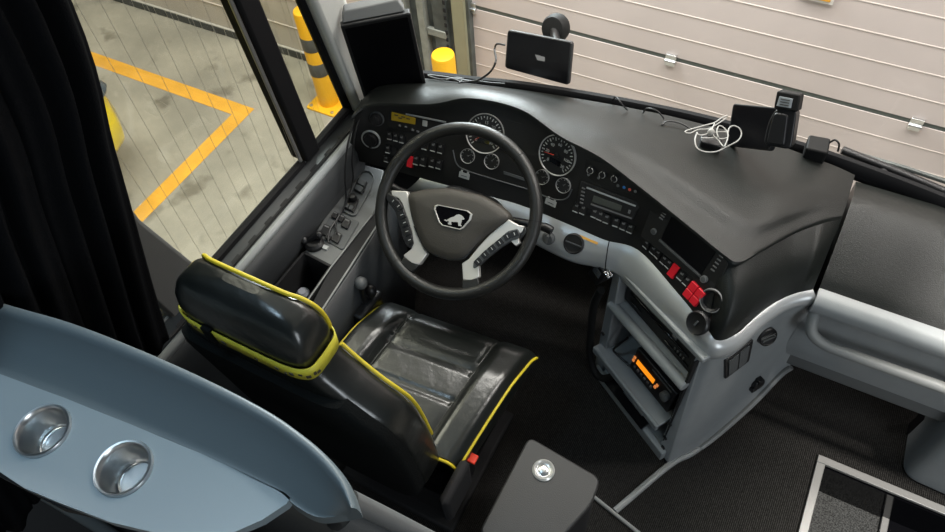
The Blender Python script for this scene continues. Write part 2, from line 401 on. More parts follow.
# rear post of the driver's window and the gasket along its bottom
b = MB(); b.prism([(SX, -.62, .70), (SX, -.47, .72), (SX, -.545, 1.05), (SX, -.60, 2.3), (SX, -.72, 2.3), (SX, -.66, 1.05)], (1, 0, 0), -.03, .03); struct(b.build('trim_8', 'mgrey', bev=.01))
b = MB(); b.tube([(SX+.012, -.60, .742), (SX+.012, pl0.y, .742)], .014); b.tube([(SX+.012, pr0.y-.04, .748), (SX+.012, .232, .752)], .014); struct(b.build('trim_9', 'gasket'))
# front pillar, pale grey, with a dark gasket on its window side
a0, a1 = onside([(349, 106), (303, 0)], -1.15); 
k0, k1 = a0+V((.0, .15, -.02)), a1+V((0, .12, 0))
b = MB(); lowz = .60
b.prism([ext(a0, a1, lowz), ext(k0, k1, lowz), ext(k0, k1, 2.3), ext(a0, a1, 2.3)], (1, -.25, 0), -.03, .05); struct(b.build('trim_10', 'polewh', bev=.02, seg=3))
b = MB(); b.tube([a0+V((.0, -.004, -.03)), ext(a0, a1, 2.3)+V((0, -.004, 0))], .014); struct(b.build('trim_11', 'gasket'))
# glazing
b = MB(); b.box((SX-.012, -.30, 1.52), (.005, .86, 1.58)); win = b.build('window_1', 'glass'); struct(win)
b = MB()
for k in range(19):
    y = -.72+k*.046; b.box((SX-.0085, y, 1.52), (.0006, .0007, 1.55))
b.build('heating_wires', 'wire', win)
b = MB(); b.box((SX-.012, .145, 1.52), (.005, .33, 1.54)); struct(b.build('window_2', 'glass'))
ws = spl([at(388, 74, z=.78), at(430, 76.5, z=.78), at(475, 82, z=.78), at(530, 88, z=.78), at(620, 103, z=.78), at(710, 122, z=.78), at(800, 148, z=.775), at(870, 172, z=.77), at(945, 201, z=.77), V((.95, .49, .77)), V((1.12, .36, .77))], 4)
WS = [p+V((0, .02, 0)) for p in ws]
b = MB(); b.grid([[p+V((0, 0, -.05)) for p in WS], [p+V((0, -.13, 1.62)) for p in WS]]); struct(b.build('window_3', 'wglass'))
b = MB(); b.grid([[p+V((0, -.03, -.02)) for p in ws], [p+V((0, -.004, .014)) for p in ws], [p+V((0, .008, .014)) for p in ws], [p+V((0, .014, -.03)) for p in ws]]); struct(b.build('trim_12', 'gasket', solid=.004))
# step well trim and walls
b = MB(); w = .026
b.box((WX-w/2+.006, -.47, .004), (w, 1.14, .012)); b.box((.876, WYF+w/2-.006, .004), (.64, w, .012))
struct(b.build('trim_13', 'alu', bev=.002))
b = MB(); b.box((WX+.004, -.44, -.12), (.008, 1.18, .22)); b.box((.886, WYF-.004, -.12), (.62, .008, .22)); struct(b.build('wall_step', 'gloss'))
st = at(886, 511, z=-.18)
b = MB(); b.box((st.x, st.y-.27, -.173), (.022, .54, .014)); struct(b.build('trim_14', 'alu', bev=.002))
b = MB(); b.box((st.x+.16, -.1, -.176), (.30, .5, .012)); struct(b.build('floor_plate', 'gloss'))
# pale strips on the carpet edge
q0, q1, q2 = at(615, 511, z=.004), at(668, 466, z=.004), at(790, 380, z=.004)
b = MB(); b.tube(spl([q0, q1, at(690, 454, z=.004), at(703, 445, z=.004)], 5), .0105, 8); struct(b.build('trim_15', 'sill'))
r0, r1 = at(594, 497, z=.004), at(640, 534, z=.004)
b = MB(); b.tube([r0, r1, r1+(r1-r0)*.6], .0065, 8); struct(b.build('trim_16', 'sill'))
# ------------------------------------------------------------------ dashboard
ROOT = thing('dashboard', 'black driver dashboard wrapping round the wheel with gauges, switches and grey centre console', 'dashboard', (-.3, .40, 0))
def S(lst, z): return [at(x, y, z=zz) for (x, y), zz in zip(lst, z)]
Wp = S([(388, 78), (400, 76), (430, 79), (475, 84), (530, 91), (580, 99), (620, 106), (670, 116), (710, 126), (745, 135), (775, 144), (800, 153), (825, 162), (840, 168), (855, 175)],
       [.80]*12+[.79, .785, .775])
Hp = S([(352, 116), (372, 104), (430, 104), (470, 98), (520, 109), (560, 136), (600, 157), (640, 187), (690, 227), (722, 253), (739, 262), (762, 250), (797, 230), (822, 220), (843, 215)],
       [.85, .87, .89, .92, .92, .91, .90, .88, .86, .845, .835, .825, .805, .79, .773])
K = 5
Ws, Hs = spl(Wp, K), spl(Hp, K)
def sm(t): return t*t*(3-2*t)
rows = []
for t in [i/28 for i in range(29)]:
    r = []
    for i, (w, h) in enumerate(zip(Ws, Hs)):
        p = w.lerp(h, t)
        p.z = w.z + (h.z-w.z)*(sm(t)*.6+t*.4) + .018*math.sin(math.pi*t)*(1 if i < 45 else 1-(i-45)/30) + .011*(1-sm(min(1, max(0, (t-.74)/.12))))*sm(min(1, max(0, (t-.2)/.4)))*sm(min(1, max(0, (i-27)/12)))*sm(min(1, max(0, (66-i)/12)))
        r.append(p)
    rows.append(r)
nf = 10*K                                          # hood lip covers stations 0..10
lip1 = []; lip2 = []
for i, h in enumerate(Hs):
    q = min(1, max(0, (nf+13-i)/13))
    back = (Ws[i]-h); back.z = 0; back.normalize()
    lip1.append(h - back*.004 + V((0, 0, -.006*q - .002*(1-q))))
    lip2.append(h + back*(.012*q) + V((0, 0, -.016*q - .006*(1-q))) - back*.010*(1-q))
top = MB(); top.grid(rows + [lip1, lip2])
top.build('top_cover', 'dash', ROOT, ang=50)
# instrument face: from below the lip down to the trim
Bp = S([(347, 158), (385, 168), (420, 178), (465, 190), (520, 205), (570, 225), (605, 240), (638, 250), (675, 290), (707, 329)], [.66, .66, .67, .68, .69, .69, .69, .695, .695, .69])
Bs = spl(Bp, K)
face_rows = [[lip2[i].lerp(Bs[i], t) for i in range(len(Bs))] for t in [j/8 for j in range(9)]]
fb = MB(); fb.grid(face_rows); fo = fb.build('instrument_panel', 'face', ROOT, ang=60)
def bvh(rows):
    v = [p for r in rows for p in r]; n = len(rows[0])
    f = [(i*n+j, i*n+j+1, (i+1)*n+j+1, (i+1)*n+j) for i in range(len(rows)-1) for j in range(n-1)]
    return BVHTree.FromPolygons(v, f)
FACE = bvh(face_rows)
def hit(px, py, tree=None, lift=.0):
    tree = tree or FACE
    loc, n, i, d = tree.ray_cast(CAM, ray(px, py).normalized())
    if loc is None: loc, n, i, d = tree.find_nearest(at(px, py, z=.78))
    if n.dot(CAM-loc) < 0: n = -n
    x = V((0, 0, 1)).cross(n).normalized(); y = n.cross(x)
    return fr(loc+n*lift, x, y, n)
def hitp(px, py, tree=None):
    return hit(px, py, tree).translation
def quad_on(pts, F):
    """photo points dropped on the plane of frame F"""
    n = F.col[2].xyz; return [at(x, y, o=F.translation, n=n) for x, y in pts]
# right side slope below the plateau, behind and beside the screen panel
Lp = S([(709, 331), (716, 340), (731, 337), (758, 315), (777, 301.5), (795, 293.5), (813, 289.5)], [.690, .685, .68, .675, .675, .68, .685])
Ls = spl(Lp, K*1); Hr = [lip2[nf-K+int(i*(len(Hs)-1-nf+K)/(len(Ls)-1))] for i in range(len(Ls))]
slope = []
for t in [j/10 for j in range(11)]:
    r = []
    for i in range(len(Ls)):
        p = Hr[i].lerp(Ls[i], t); out = V((p.x+.05, p.y-.35, 0)).normalized()
        r.append(p + V((.25, -.6, .35)).normalized()*.030*math.sin(math.pi*t)*min(1, i/6)*min(1, (len(Ls)-1-i)/5))
    slope.append(r)
b = MB(); b.grid(slope); b.build('side_cover', 'dash', ROOT, ang=60)
# silver grey trim band
T2 = S([(404, 190), (462, 206), (520, 236), (568, 260), (601, 268), (622, 278), (664, 319), (703, 356)], [.61]*8)
T2r = S([(713, 358), (728, 353), (741, 344), (758, 327), (777, 313), (795, 306), (813, 303.5)], [.615, .615, .615, .618, .625, .633, .64])
T1 = [Bp[2], Bp[3], Bp[4], Bp[5], Bp[6], Bp[7], Bp[8], Bp[9]]
T1a, T2a = spl(T1+[Lp[1], Lp[2], at(741, 330.5, z=.677), Lp[3], Lp[4], Lp[5], Lp[6]], 8), spl(T2+T2r, 8)
def band(A, B, push, name, m):
    out = []
    for t, pu, dz in ((0, -.012, -.012), (0, .004, 0), (.12, .75, .001), (.35, 1.0, 0), (.62, .95, 0), (.88, .55, 0), (1, .1, 0), (1, -.5, -.004)):
        r = []
        for i in range(len(A)):
            tan = (A[min(i+1, len(A)-1)]-A[max(i-1, 0)]); o = V((tan.y, -tan.x, 0)).normalized()
            r.append(A[i].lerp(B[i], t) + o*pu*push + V((0, 0, dz)))
        out.append(r)
    b = MB(); b.grid(out); return b.build(name, m, ROOT, ang=70), out
tb, tbrows = band(T1a, T2a, .018, 'trim_band', 'trimg')
b = MB(); b.tube([r[33].lerp(r[34], k/7) for k, r in enumerate(tbrows[1:7])], .0016, 6); b.build('trim_seam', 'blackm', ROOT)
TRIM = bvh(tbrows)
# ---- centre console
so = V((-.19, .105, 0)); se = V((.846, -.534, 0)).normalized(); sn = V((-.534, -.846, 0)).normalized()
SF = fr(so, se, V((0, 0, 1)), sn)                  # local: s, height, out
def spt(s, z, d=0): return SF @ V((s, z, d))
bottom = S([(668, 463), (676, 460), (688, 454), (703, 444), (722, 429), (752, 402), (779, 374), (790, 366)], [0, 0, 0, .015, .06, .14, .215, .25])
Cs = spl([T2[-1]]+T2r, 6); Cb = spl(bottom, 6)
side_rows = []
for t in [j/10 for j in range(11)]:
    side_rows.append([Cs[i].lerp(Cb[i], t) + V((.4, -.9, 0)).normalized()*(-.008*math.sin(math.pi*t)*min(1, i/9)) for i in range(len(Cs))])
edge = [[spt(.345, .615, .0).lerp(side_rows[0][0], .0)], ]
b = MB(); b.grid(side_rows)
con = b.build('console_side', 'grey', ROOT, ang=60)
SIDE = bvh(side_rows)
b = MB(); b.tube([p+V((.004, -.004, .002)) for p in Cb[17:]], .009, 8); b.build('console_edge', 'sill', ROOT)
b = MB()
b.prism([spt(-.012, 0), spt(.030, 0), spt(.036, .62), spt(.004, .62)], sn, -.14, .004)          # left post
R0, R1 = Cb[0], side_rows[0][0]
b.prism([spt(.340, 0), R0-sn*.0, R1, spt(.345, .62)], sn, -.06, .002)
b.prism([spt(.0, .595), spt(.37, .625), spt(.37, .645), spt(.0, .63)], sn, -.12, .003)
b.box((.185, .448, -.07), (.32, .016, .14), 0, SF); b.tube([spt(.015, .447, .002), spt(.35, .463, .002)], .017, 12)
b.box((.165, .185, -.05), (.33, .012, .17), 0, SF); b.box((.165, .175, .028), (.33, .034, .012), 0, SF)
b.box((.18, .022, -.06), (.36, .03, .15), 0, SF); b.box((.19, .026, .012), (.37, .052, .02), 0, SF)
cf = b.build('console_frame', 'grey', ROOT, bev=.004)
b = MB(); b.box((.172, .31, -.14), (.35, .60, .01), 0, SF); b.box((-.002, .31, -.07), (.008, .60, .14), 0, SF); b.box((.345, .31, -.07), (.008, .58, .14), 0, SF)
b.build('console_back', 'blackm', ROOT)
for s, z in ((.006, .26), (.352, .12), (.35, .22), (.358, .055)):
    b = MB(); b.lathe(fr(spt(s, z, .004), se, V((0, 0, 1)), sn), [(.008, 0), (.008, .004), (.004, .005)], 12); b.build('screw_cap', 'black', cf)
# upper slot: two device faces
b = MB(); b.box((.185, .542, -.05), (.29, .125, .05), 0, SF); b.box((.185, .542, -.023), (.25, .010, .004), 1, SF); b.box((.12, .575, -.023), (.07, .014, .004), 1, SF)
b.box((.25, .565, -.022), (.018, .012, .006), 2, SF); b.box((.27, .505, -.023), (.10, .006, .004), 1, SF); b.box((.09, .505, -.023), (.05, .006, .004), 1, SF)
for k in range(4): b.box((.262+k*.012, .520, -.022), (.005, .012, .004), 2, SF)
b.build('media_slot', ['face', 'gloss', 'dim'], ROOT, bev=.002)
# console side outlets
F = hit(738, 356, SIDE)
on_side = lambda pts: [hit(x, y, SIDE).translation for x, y in pts]
sN = (hit(727, 366, SIDE).col[2].xyz+hit(748, 348, SIDE).col[2].xyz).normalized()
b = MB(); q = rnd(on_side([(723.5, 359.6), (751.9, 338), (747.4, 359.6), (723.5, 377.7)]), .006); b.prism(q, sN, -.004, .007); op = b.build('side_outlet', 'black', ROOT, bev=.002)
for k in range(2):
    b = MB(); u = .26+.46*k
    A, B_, C_, D_ = on_side([(725.5, 361), (749.5, 341.5), (746, 359), (725.5, 374.5)])
    b.prism(rnd([A.lerp(B_, u-.2), A.lerp(B_, u+.2), D_.lerp(C_, u+.2), D_.lerp(C_, u-.2)], .004), sN, .0055, .0085); b.build('outlet_flap', 'dgrey', op)
def roundvent(px, py, r, tree, name, m='black', bars=4, F=None):
    F = F or hit(px, py, tree); b = MB(); b.lathe(F, [(r*.9, -.03), (r, -.002), (r, .005), (r*.88, .008), (r*.8, .004), (r*.1, .003)], 28); o = b.build(name, m, ROOT)
    for k in range(bars):
        yy = (k-(bars-1)/2)*r*.36; w = math.sqrt(max(1e-6, .62*r*r-yy*yy))
        b = MB(); b.box((0, yy, .006), (2*w, r*.10, .006), 0, F); b.build('vent_slat', 'dgrey', o)
    return o
F = hit(764.5, 334, SIDE); F = framez(F.translation+F.col[2].xyz*.010, F.col[2].xyz+V((.05, -.30, .55)), F.col[0].xyz); roundvent(0, 0, .028, None, 'air_vent', bars=2, F=F)
F = hit(756.5, 382, SIDE); b = MB(); b.lathe(F, [(.022, 0), (.022, .012), (.016, .016)], 16); b.box((0, .018, .009), (.02, .02, .018), 0, F); b.box((-.016, -.014, .008), (.02, .018, .014), 0, F); b.build('twist_knob', 'black', ROOT, bev=.002)
# trim band: vent, ignition lock
roundvent(574, 243.5, .030, TRIM, 'air_vent', bars=1)
F = hit(549.5, 238, TRIM); b = MB(); b.lathe(F, [(.018, 0), (.018, .010), (.014, .014)], 20); b.box((0, 0, .018), (.006, .022, .012), 0, F); b.build('ignition_lock', 'dgrey', ROOT)
F = hit(583, 228.5, TRIM); b = MB(); b.box((0, 0, .001), (.062, .007, .002), 0, F); b.build('warning_sticker', 'signo', ROOT)

# ---- gauges
def plate(pts, name, m, a=-.001, c=.004, r=.004, par=None, F=None, bev=.001):
    cx = sum(p[0] for p in pts)/len(pts); cy = sum(p[1] for p in pts)/len(pts)
    F = F or hit(cx, cy); b = MB(); b.prism(rnd(quad_on(pts, F), r), F.col[2].xyz, a, c); return b.build(name, m, par or ROOT, bev=bev), F
def numeral(txt, F, x, y, s):
    cu = bpy.data.curves.new('n', 'FONT'); cu.body = txt; cu.size = s; cu.align_x = 'CENTER'; cu.align_y = 'CENTER'
    tmp = bpy.data.objects.new('n', cu); col.objects.link(tmp); bpy.context.view_layer.update()
    me = tmp.evaluated_get(bpy.context.evaluated_depsgraph_get()).to_mesh()
    vs = [F @ (v.co + V((x, y, 0))) for v in me.vertices]; fs = [tuple(p.vertices) for p in me.polygons]
    bpy.data.objects.remove(tmp); bpy.data.curves.remove(cu); return vs, fs
def gauge(px, py, r, name, ang=None, nums=None, a0=225, a1=-45, nt=24):
    F = hit(px, py, lift=.002); b = MB(); b.lathe(F, [(r*.99, -.004), (r*.99, .003), (r*.1, .003)], 40); g = b.build(name, 'dial', ROOT)
    b = MB(); b.lathe(F, [(r*1.0, -.004), (r*1.02, .004), (r*1.01, .0065), (r*.985, .0062), (r*.96, .0035)], 48, cap=False); b.build('bezel', 'bezel', g)
    b = MB(); w = .0014 if r > .03 else .001
    for k in range(nt+1):
        a = rad(a0+(a1-a0)*k/nt); L = .16 if k % 2 == 0 else .09
        u = V((math.cos(a), math.sin(a), 0)); v = V((-u.y, u.x, 0)); A = u*r*.88; B_ = u*r*(.88-L)
        b.add([F @ (A+v*w+V((0, 0, .0042))), F @ (A-v*w+V((0, 0, .0042))), F @ (B_-v*w+V((0, 0, .0042))), F @ (B_+v*w+V((0, 0, .0042)))], [(0, 1, 2, 3)])
    if nums:
        G = F @ Matrix.Translation((0, 0, .0042))
        for k, t in enumerate(nums):
            a = rad(a0+(a1-a0)*k/(len(nums)-1)); vs, fs = numeral(t, G, math.cos(a)*r*.56, math.sin(a)*r*.56, r*.22); b.add(vs, fs)
    b.build('scale_marks', 'white', g)
    if nums:
        b = MB(); b.box((0, -r*.34, .0038), (r*.62, r*.26, .001), 0, F); b.build('odometer', 'gloss', g)
    a = rad(ang); u = V((math.cos(a), math.sin(a), 0)); v = V((-u.y, u.x, 0)); h = V((0, 0, .006))
    b = MB(); b.prism([F @ (h+u*r*.72), F @ (h+v*r*.03-u*r*.1), F @ (h-v*r*.03-u*r*.1)], F.col[2].xyz, 0, .0015); b.lathe(F, [(r*.13, .003), (r*.12, .009), (r*.05, .0095)], 16, 1)
    b.build('needle', ['needle' if r > .03 else 'white', 'black'], g)
    return g
gauge(485.5, 133.4, .057, 'tachometer', 222, ['0', '5', '10', '15', '20', '25', '30'])
gauge(558, 155, .057, 'speedometer', 190, ['0', '20', '40', '60', '80', '100', '120'])
gauge(468.3, 155.7, .0215, 'small_gauge', 35, nt=8); gauge(492.3, 161.2, .0220, 'small_gauge', 60, nt=8)
gauge(542.9, 176.7, .0210, 'small_gauge', 30, nt=8); gauge(564.0, 185.0, .0215, 'small_gauge', 50, nt=8)
# rim line under the cluster, and the small white lamp symbols
pts = [(453, 150), (457, 164), (468, 171), (500, 181), (530, 190), (547, 197), (560, 200), (568, 197), (572, 189)]
b = MB(); b.tube(spl([hit(x, y, lift=.001).translation for x, y in pts], 4), .0022, 6); b.build('cluster_edge', 'dgrey', ROOT)
for px, py in ((464.5, 175.5), (551, 202.5)):
    F = hit(px, py, lift=.001); b = MB(); b.box((0, 0, .001), (.034, .017, .0015), 0, F)
    for i in (-1, 1): b.box((i*.010, .0115, .001), (.006, .007, .0015), 0, F)
    b.box((0, -.001, .002), (.020, .002, .001), 1, F); b.build('battery_symbol', ['white', 'dgrey'], ROOT)
b = MB(); q = quad_on([(504, 171), (525, 178), (526, 181), (504, 174)], hit(515, 176)); b.prism(q, hit(515, 176).col[2].xyz, 0, .003); b.build('display_ledge', 'dgrey', ROOT)
plate([(499, 118), (540, 128), (538, 148), (503, 142)], 'centre_display', 'face', -.001, .0008)

# ---- switches
def switch(px, py, w=.019, h=.026, m='black', mark=True, tree=None, name='rocker_switch', sx=0):
    F = hit(px, py, tree, lift=.0005); b = MB()
    b.add([F @ V(p) for p in ((-w/2, -h/2, 0), (w/2, -h/2, 0), (w/2, h/2, 0), (-w/2, h/2, 0), (-w/2*.9, -h/2*.92, .007), (w/2*.9, -h/2*.92, .007), (w/2*.9, 0, .004), (-w/2*.9, 0, .004), (w/2*.9, h/2*.92, .005), (-w/2*.9, h/2*.92, .005))],
          [(0, 1, 2, 3), (0, 1, 5, 4), (4, 5, 6, 7), (7, 6, 8, 9), (9, 8, 2, 3), (1, 2, 8, 6, 5), (0, 4, 7, 9, 3)], 0)
    if mark:
        b.box((0, -h*.40, .0068), (w*.78, h*.10, .0012), 1, F)
        b.box((-.001, h*.22, .0052), (w*.40, h*.16, .0008), 2, F); b.box((.002, h*.30, .0052), (w*.16, h*.2, .0008), 2, F)
    return b.build(name, [m, 'white', 'dim'], ROOT)
for r0, cols in (((390.2, 135.2), 3),):
    for k in range(3): switch(390.2+k*6.1, 135.2+k*1.75)
for k in range(3): switch(388.5+k*6.1, 148.8+k*1.75, mark=(k == 0))
for k in range(3): switch(387+k*6.1, 158.5+k*1.75, h=.02, mark=(k == 0))
for px, py in ((418.5, 143.0), (425.3, 144.8), (434.0, 146.6), (440.9, 148.5), (416.7, 160.0), (423.6, 161.2), (432.8, 162.6), (439.5, 164.3)): switch(px, py, .021, .030)
switch(410.8, 161.5, .021, .036, 'red', False)
# knobs at the left end
def knob(px, py, r, h, ring=None, m='black', name='rotary_knob', tree=None):
    F = hit(px, py, tree, lift=.0005); b = MB(); b.lathe(F, [(r, 0), (r, h*.3), (r*.8, h*.35), (r*.74, h), (r*.6, h*1.05)], 24); b.box((0, 0, h*.9), (r*.34, r*1.7, h*.5), 0, F); k = b.build(name, m, ROOT)
    if ring == 'bezel': b = MB(); b.lathe(F, [(r*.62, h*1.0), (r*.74, h*1.06), (r*.80, h*1.0), (r*.80, h*.9)], 28, cap=False); b.build('ring', ring, k)
    elif ring: b = MB(); b.lathe(F, [(r*1.02, -.001), (r*1.22, .0), (r*1.22, .003), (r*1.1, .005), (r*1.02, .004)], 36, cap=False); b.build('ring', ring, k)
    return k
knob(371.2, 139.0, .0255, .014, 'trimg'); knob(377, 118.5, .019, .020, 'dgrey')
# tachograph
t_, F = plate([(389, 108.5), (447, 121.5), (446, 135), (412, 131), (388, 127)], 'tachograph', 'face', 0, .004, .004)
plate([(392.2, 111.2), (416.2, 117.6), (415.8, 124.2), (391.9, 119.8)], 'yellow_display', 'lcdy', .003, .0055, .002, t_, F)
b = MB(); f0 = [at(x, y, o=F.translation, n=F.col[2].xyz) for x, y in ((397, 114.6), (404, 116.4), (409, 118.2), (401, 117.6))]
for k, p in enumerate(f0): b.box((0, 0, 0), (.012, .0035, .002), 0, fr(p+F.col[2].xyz*.0055, F.col[0].xyz, F.col[1].xyz, F.col[2].xyz))
b.build('display_segments', 'hubm', t_)
plate([(406.5, 112.8), (446.5, 121.0), (446.3, 122.6), (406.3, 114.2)], 'card_slot', 'trimg', .003, .006, .0005, t_, F)
plate([(423.2, 119.6), (428.0, 120.6), (427.5, 126.4), (422.7, 125.4)], 'square_label', 'white', .003, .0048, .001, t_, F)
for k, (x, y) in enumerate(((400.5, 125.2), (406.5, 126.4), (413.5, 129.5), (418.5, 131))):
    plate([(x-1.2, y-1), (x+1.2, y-.5), (x+1.2, y+1.2), (x-1.2, y+.7)], 'small_button', 'dim', .003, .006, .0006, t_, F)
# climate panel
t_, F = plate([(586, 158), (616, 165), (644, 190), (643, 197), (606, 186), (583, 176)], 'climate_panel', 'face', 0, .003, .006)
for px, py in ((592, 169.4), (604.2, 173.7), (616.6, 177.4)):
    k = knob(px, py, .0115, .014, 'bezel', 'black', 'climate_knob')
for px, py, m in ((624.6, 187, 'blue'), (630.2, 189.2, 'reddot'), (589, 174.4, 'dim'), (599, 177.6, 'dim'), (618.5, 185.2, 'dim'), (636, 191, 'dim')):
    b = MB(); b.lathe(hit(px, py, lift=.003), [(.0042, 0), (.0042, .001), (.003, .0014)], 12); b.build('indicator_dot', m, t_)
# radio
t_, F = plate([(582, 180.5), (641.5, 203), (633.5, 219), (577.5, 204)], 'radio', 'black', -.001, .007, .004)
plate([(595, 194.8), (623.2, 204.8), (621.4, 210.6), (593, 200.8)], 'radio_display', 'lcdg', .006, .0082, .001, t_, F)
plate([(588, 186), (637, 204.5), (636.4, 206), (587.4, 187.5)], 'disc_slot', 'trimg', .006, .0085, .0004, t_, F)
plate([(592, 202.5), (633, 217), (632.4, 218.4), (591.4, 204)], 'lower_edge', 'dim', .006, .008, .0004, t_, F)
for k in range(5):
    x, y = 584.3-k*.5, 187.5+k*3.6
    plate([(x-1.2, y-1.2), (x+2.2, y), (x+2, y+1.4), (x-1.4, y+.2)], 'radio_button', 'dim', .006, .0095, .0006, t_, F)
plate([(629.8, 208.8), (632, 209.8), (631, 213), (628.8, 212)], 'radio_button', 'dim', .006, .0095, .0006, t_, F)
for px, py in ((577, 207.5), (583.6, 209.6), (595.2, 213.0), (600.9, 215.6), (607.1, 218.4), (616.6, 221.8), (623.8, 225), (630.8, 228)): switch(px, py, .020, .028)
# screen panel
t_, F = plate([(656, 197), (729, 263), (714, 293), (641, 236)], 'screen_unit', 'face', -.001, .003, .01)
plate([(674, 212), (718, 250), (702, 274.5), (661.5, 238.5)], 'info_screen', 'screen', .002, .0045, .003, t_, F)
plate([(661, 238.6), (702, 275.2), (701.4, 277), (660, 240.2)], 'screen_ledge', 'dgrey', .002, .009, .0006, t_, F)
for px, py in ((655.6, 230.6), (704.8, 279)):
    k = MB(); k.lathe(hit(px, py, lift=.002), [(.010, 0), (.010, .004), (.007, .008), (.004, .0085)], 18); kk = k.build('screen_knob', 'dgrey', t_)
    k = MB(); k.lathe(hit(px, py, lift=.002), [(.0075, .0072), (.0085, .0082), (.0065, .0086)], 18, cap=False); k.build('ring', 'dim', kk)
for k in range(5):
    x, y = 662+k*1.6, 218-k*2.6
    plate([(x-1.7, y-1.5), (x+1.9, y+1.1), (x+1.2, y+2.2), (x-2.4, y-.4)], 'screen_button', 'dim', .002, .005, .0006, t_, F)
for k in range(5):
    x, y = 713.5+k*2.1, 269.5-k*3.4
    plate([(x-1.7, y-1.5), (x+1.9, y+1.1), (x+1.2, y+2.2), (x-2.4, y-.4)], 'screen_button', 'dim', .002, .005, .0006, t_, F)
for px, py, w in ((647.5, 244.0, .019), (654.2, 249.8, .019), (658.8, 253.8, .019), (665, 259.8, .019), (669.8, 263.8, .019), (682.2, 275.6, .021), (687.6, 281, .018)): switch(px, py, w, .026)
switch(674.0, 270.6, .022, .040, 'red', False)
for i in (-1, 1):
    for j in (-1, 1):
        F = hit(695.2, 293.6, lift=.0005); b = MB(); b.box((i*.0125, j*.0125, .004), (.0235, .0235, .010), 0, F); b.build('hazard_switch', 'red', ROOT, bev=.002)
# power socket with ring, and the round pull ashtray knob
F = hit(713.2, 304.5, lift=.0); b = MB(); b.lathe(F, [(.030, -.004), (.030, .006), (.026, .009), (.022, .006), (.020, -.004), (.004, -.005)], 32); s_ = b.build('power_socket', 'black', ROOT)
b = MB(); b.lathe(F, [(.0305, .004), (.0315, .007), (.029, .0095), (.0275, .008)], 32, cap=False); b.build('ring', 'dim', s_)
F = hit(703.5, 322, lift=.02); b = MB(); b.lathe(F, [(.010, -.03), (.012, -.004), (.031, 0), (.0315, .010), (.028, .014), (.020, .011), (.006, .010)], 32); s_ = b.build('round_cap', 'black', ROOT)
b = MB(); b.box((0, 0, .0135), (.004, .016, .004), 0, F); b.build('cap_mark', 'dgrey', s_)
# ------------------------------------------------------------------ steering wheel
ta = rad(38)
WN = V((0, -math.sin(ta), math.cos(ta)))
WF0 = fr(WC, V((1, 0, 0)), V((0, math.cos(ta), math.sin(ta))), WN)
SW = thing('steering_wheel', 'black leather steering wheel with silver spokes and a lion emblem on its hub', 'steering wheel', WC)
def wp(lst, ox=340, oy=80, s=2.313, d=0):
    return [at(ox+x/s, oy+y/s, o=WC+WN*d, n=WN) for x, y in lst]
RR = .2305; RO = V((-.008, -.006, 0))
ring = [WF0 @ (RO+V((RR*math.cos(2*math.pi*i/72), RR*math.sin(2*math.pi*i/72), 0))) for i in range(72)]
b = MB(); b.tube(ring, .0178, 14, 0, True); rim = b.build('rim', 'wheel', SW)
for a in (58, 158, 238, 12):                           # seams where the leather sections meet
    u = V((math.cos(rad(a)), math.sin(rad(a)), 0)); t = V((-u.y, u.x, 0))
    b = MB(); b.lathe(fr(WF0 @ (u*RR+RO), WF0.to_3x3() @ u, WN, WF0.to_3x3() @ t), [(.0176, -.0012), (.0183, -.0008), (.0183, .0008), (.0176, .0012)], 20, cap=False); b.build('leather_seam', 'blackm', rim)
hub = [(157, 262), (200, 252), (252, 249), (330, 266), (372, 290), (398, 312), (394, 326), (340, 362), (310, 396), (290, 416), (262, 420), (224, 409), (196, 392), (180, 356), (165, 310)]
hp = rnd(wp(hub), .02, 4)
ctr = sum(hp, V())/len(hp)
def inset(pts, k, d): return [ctr+(p-ctr)*k+WN*d for p in pts]
b = MB(); b.grid([inset(hp, .97, -.03), inset(hp, 1.0, -.012), inset(hp, 1.0, .0), inset(hp, .985, .010), inset(hp, .93, .017), inset(hp, .75, .022), inset(hp, .4, .025), inset(hp, .05, .026)], cu=True)
hubo = b.build('hub', 'hubm', SW, ang=60)
b = MB(); lo = [(172, 338), (182, 362), (197, 390), (224, 407), (262, 418), (290, 414), (308, 394), (330, 366), (316, 384), (288, 404), (262, 408), (228, 398), (204, 382), (188, 356)]
b.prism(wp(lo, d=.008), WN, -.004, .006); b.build('hub_lower_edge', 'black', SW, bev=.002)
# spokes: satin silver arms running down to the rim
lsp = [(121, 256), (158, 258), (163, 285), (168, 318), (180, 358), (196, 392), (204, 402), (186, 428), (168, 424), (148, 406), (166, 392), (172, 378), (168, 350), (158, 318), (146, 286), (138, 274), (122, 268)]
rsp = [(390, 322), (414, 336), (428, 338), (422, 352), (412, 358), (418, 378), (408, 385), (392, 368), (372, 378), (340, 402), (322, 420), (324, 456), (306, 464), (286, 462), (284, 424), (300, 414), (322, 386), (350, 356)]
for pts in (lsp, rsp):
    b = MB(); b.prism(wp(pts, d=.002), WN, -.012, .008); b.build('spoke', 'silver', SW, bev=.0025)
lbt = [(112, 262), (130, 270), (146, 288), (158, 318), (168, 350), (173, 378), (166, 390), (156, 384), (146, 360), (138, 330), (130, 304), (118, 288), (110, 276)]
rbt = [(412, 344), (418, 352), (414, 368), (398, 372), (372, 388), (344, 410), (318, 434), (310, 436), (311, 420), (338, 394), (372, 366), (390, 350)]
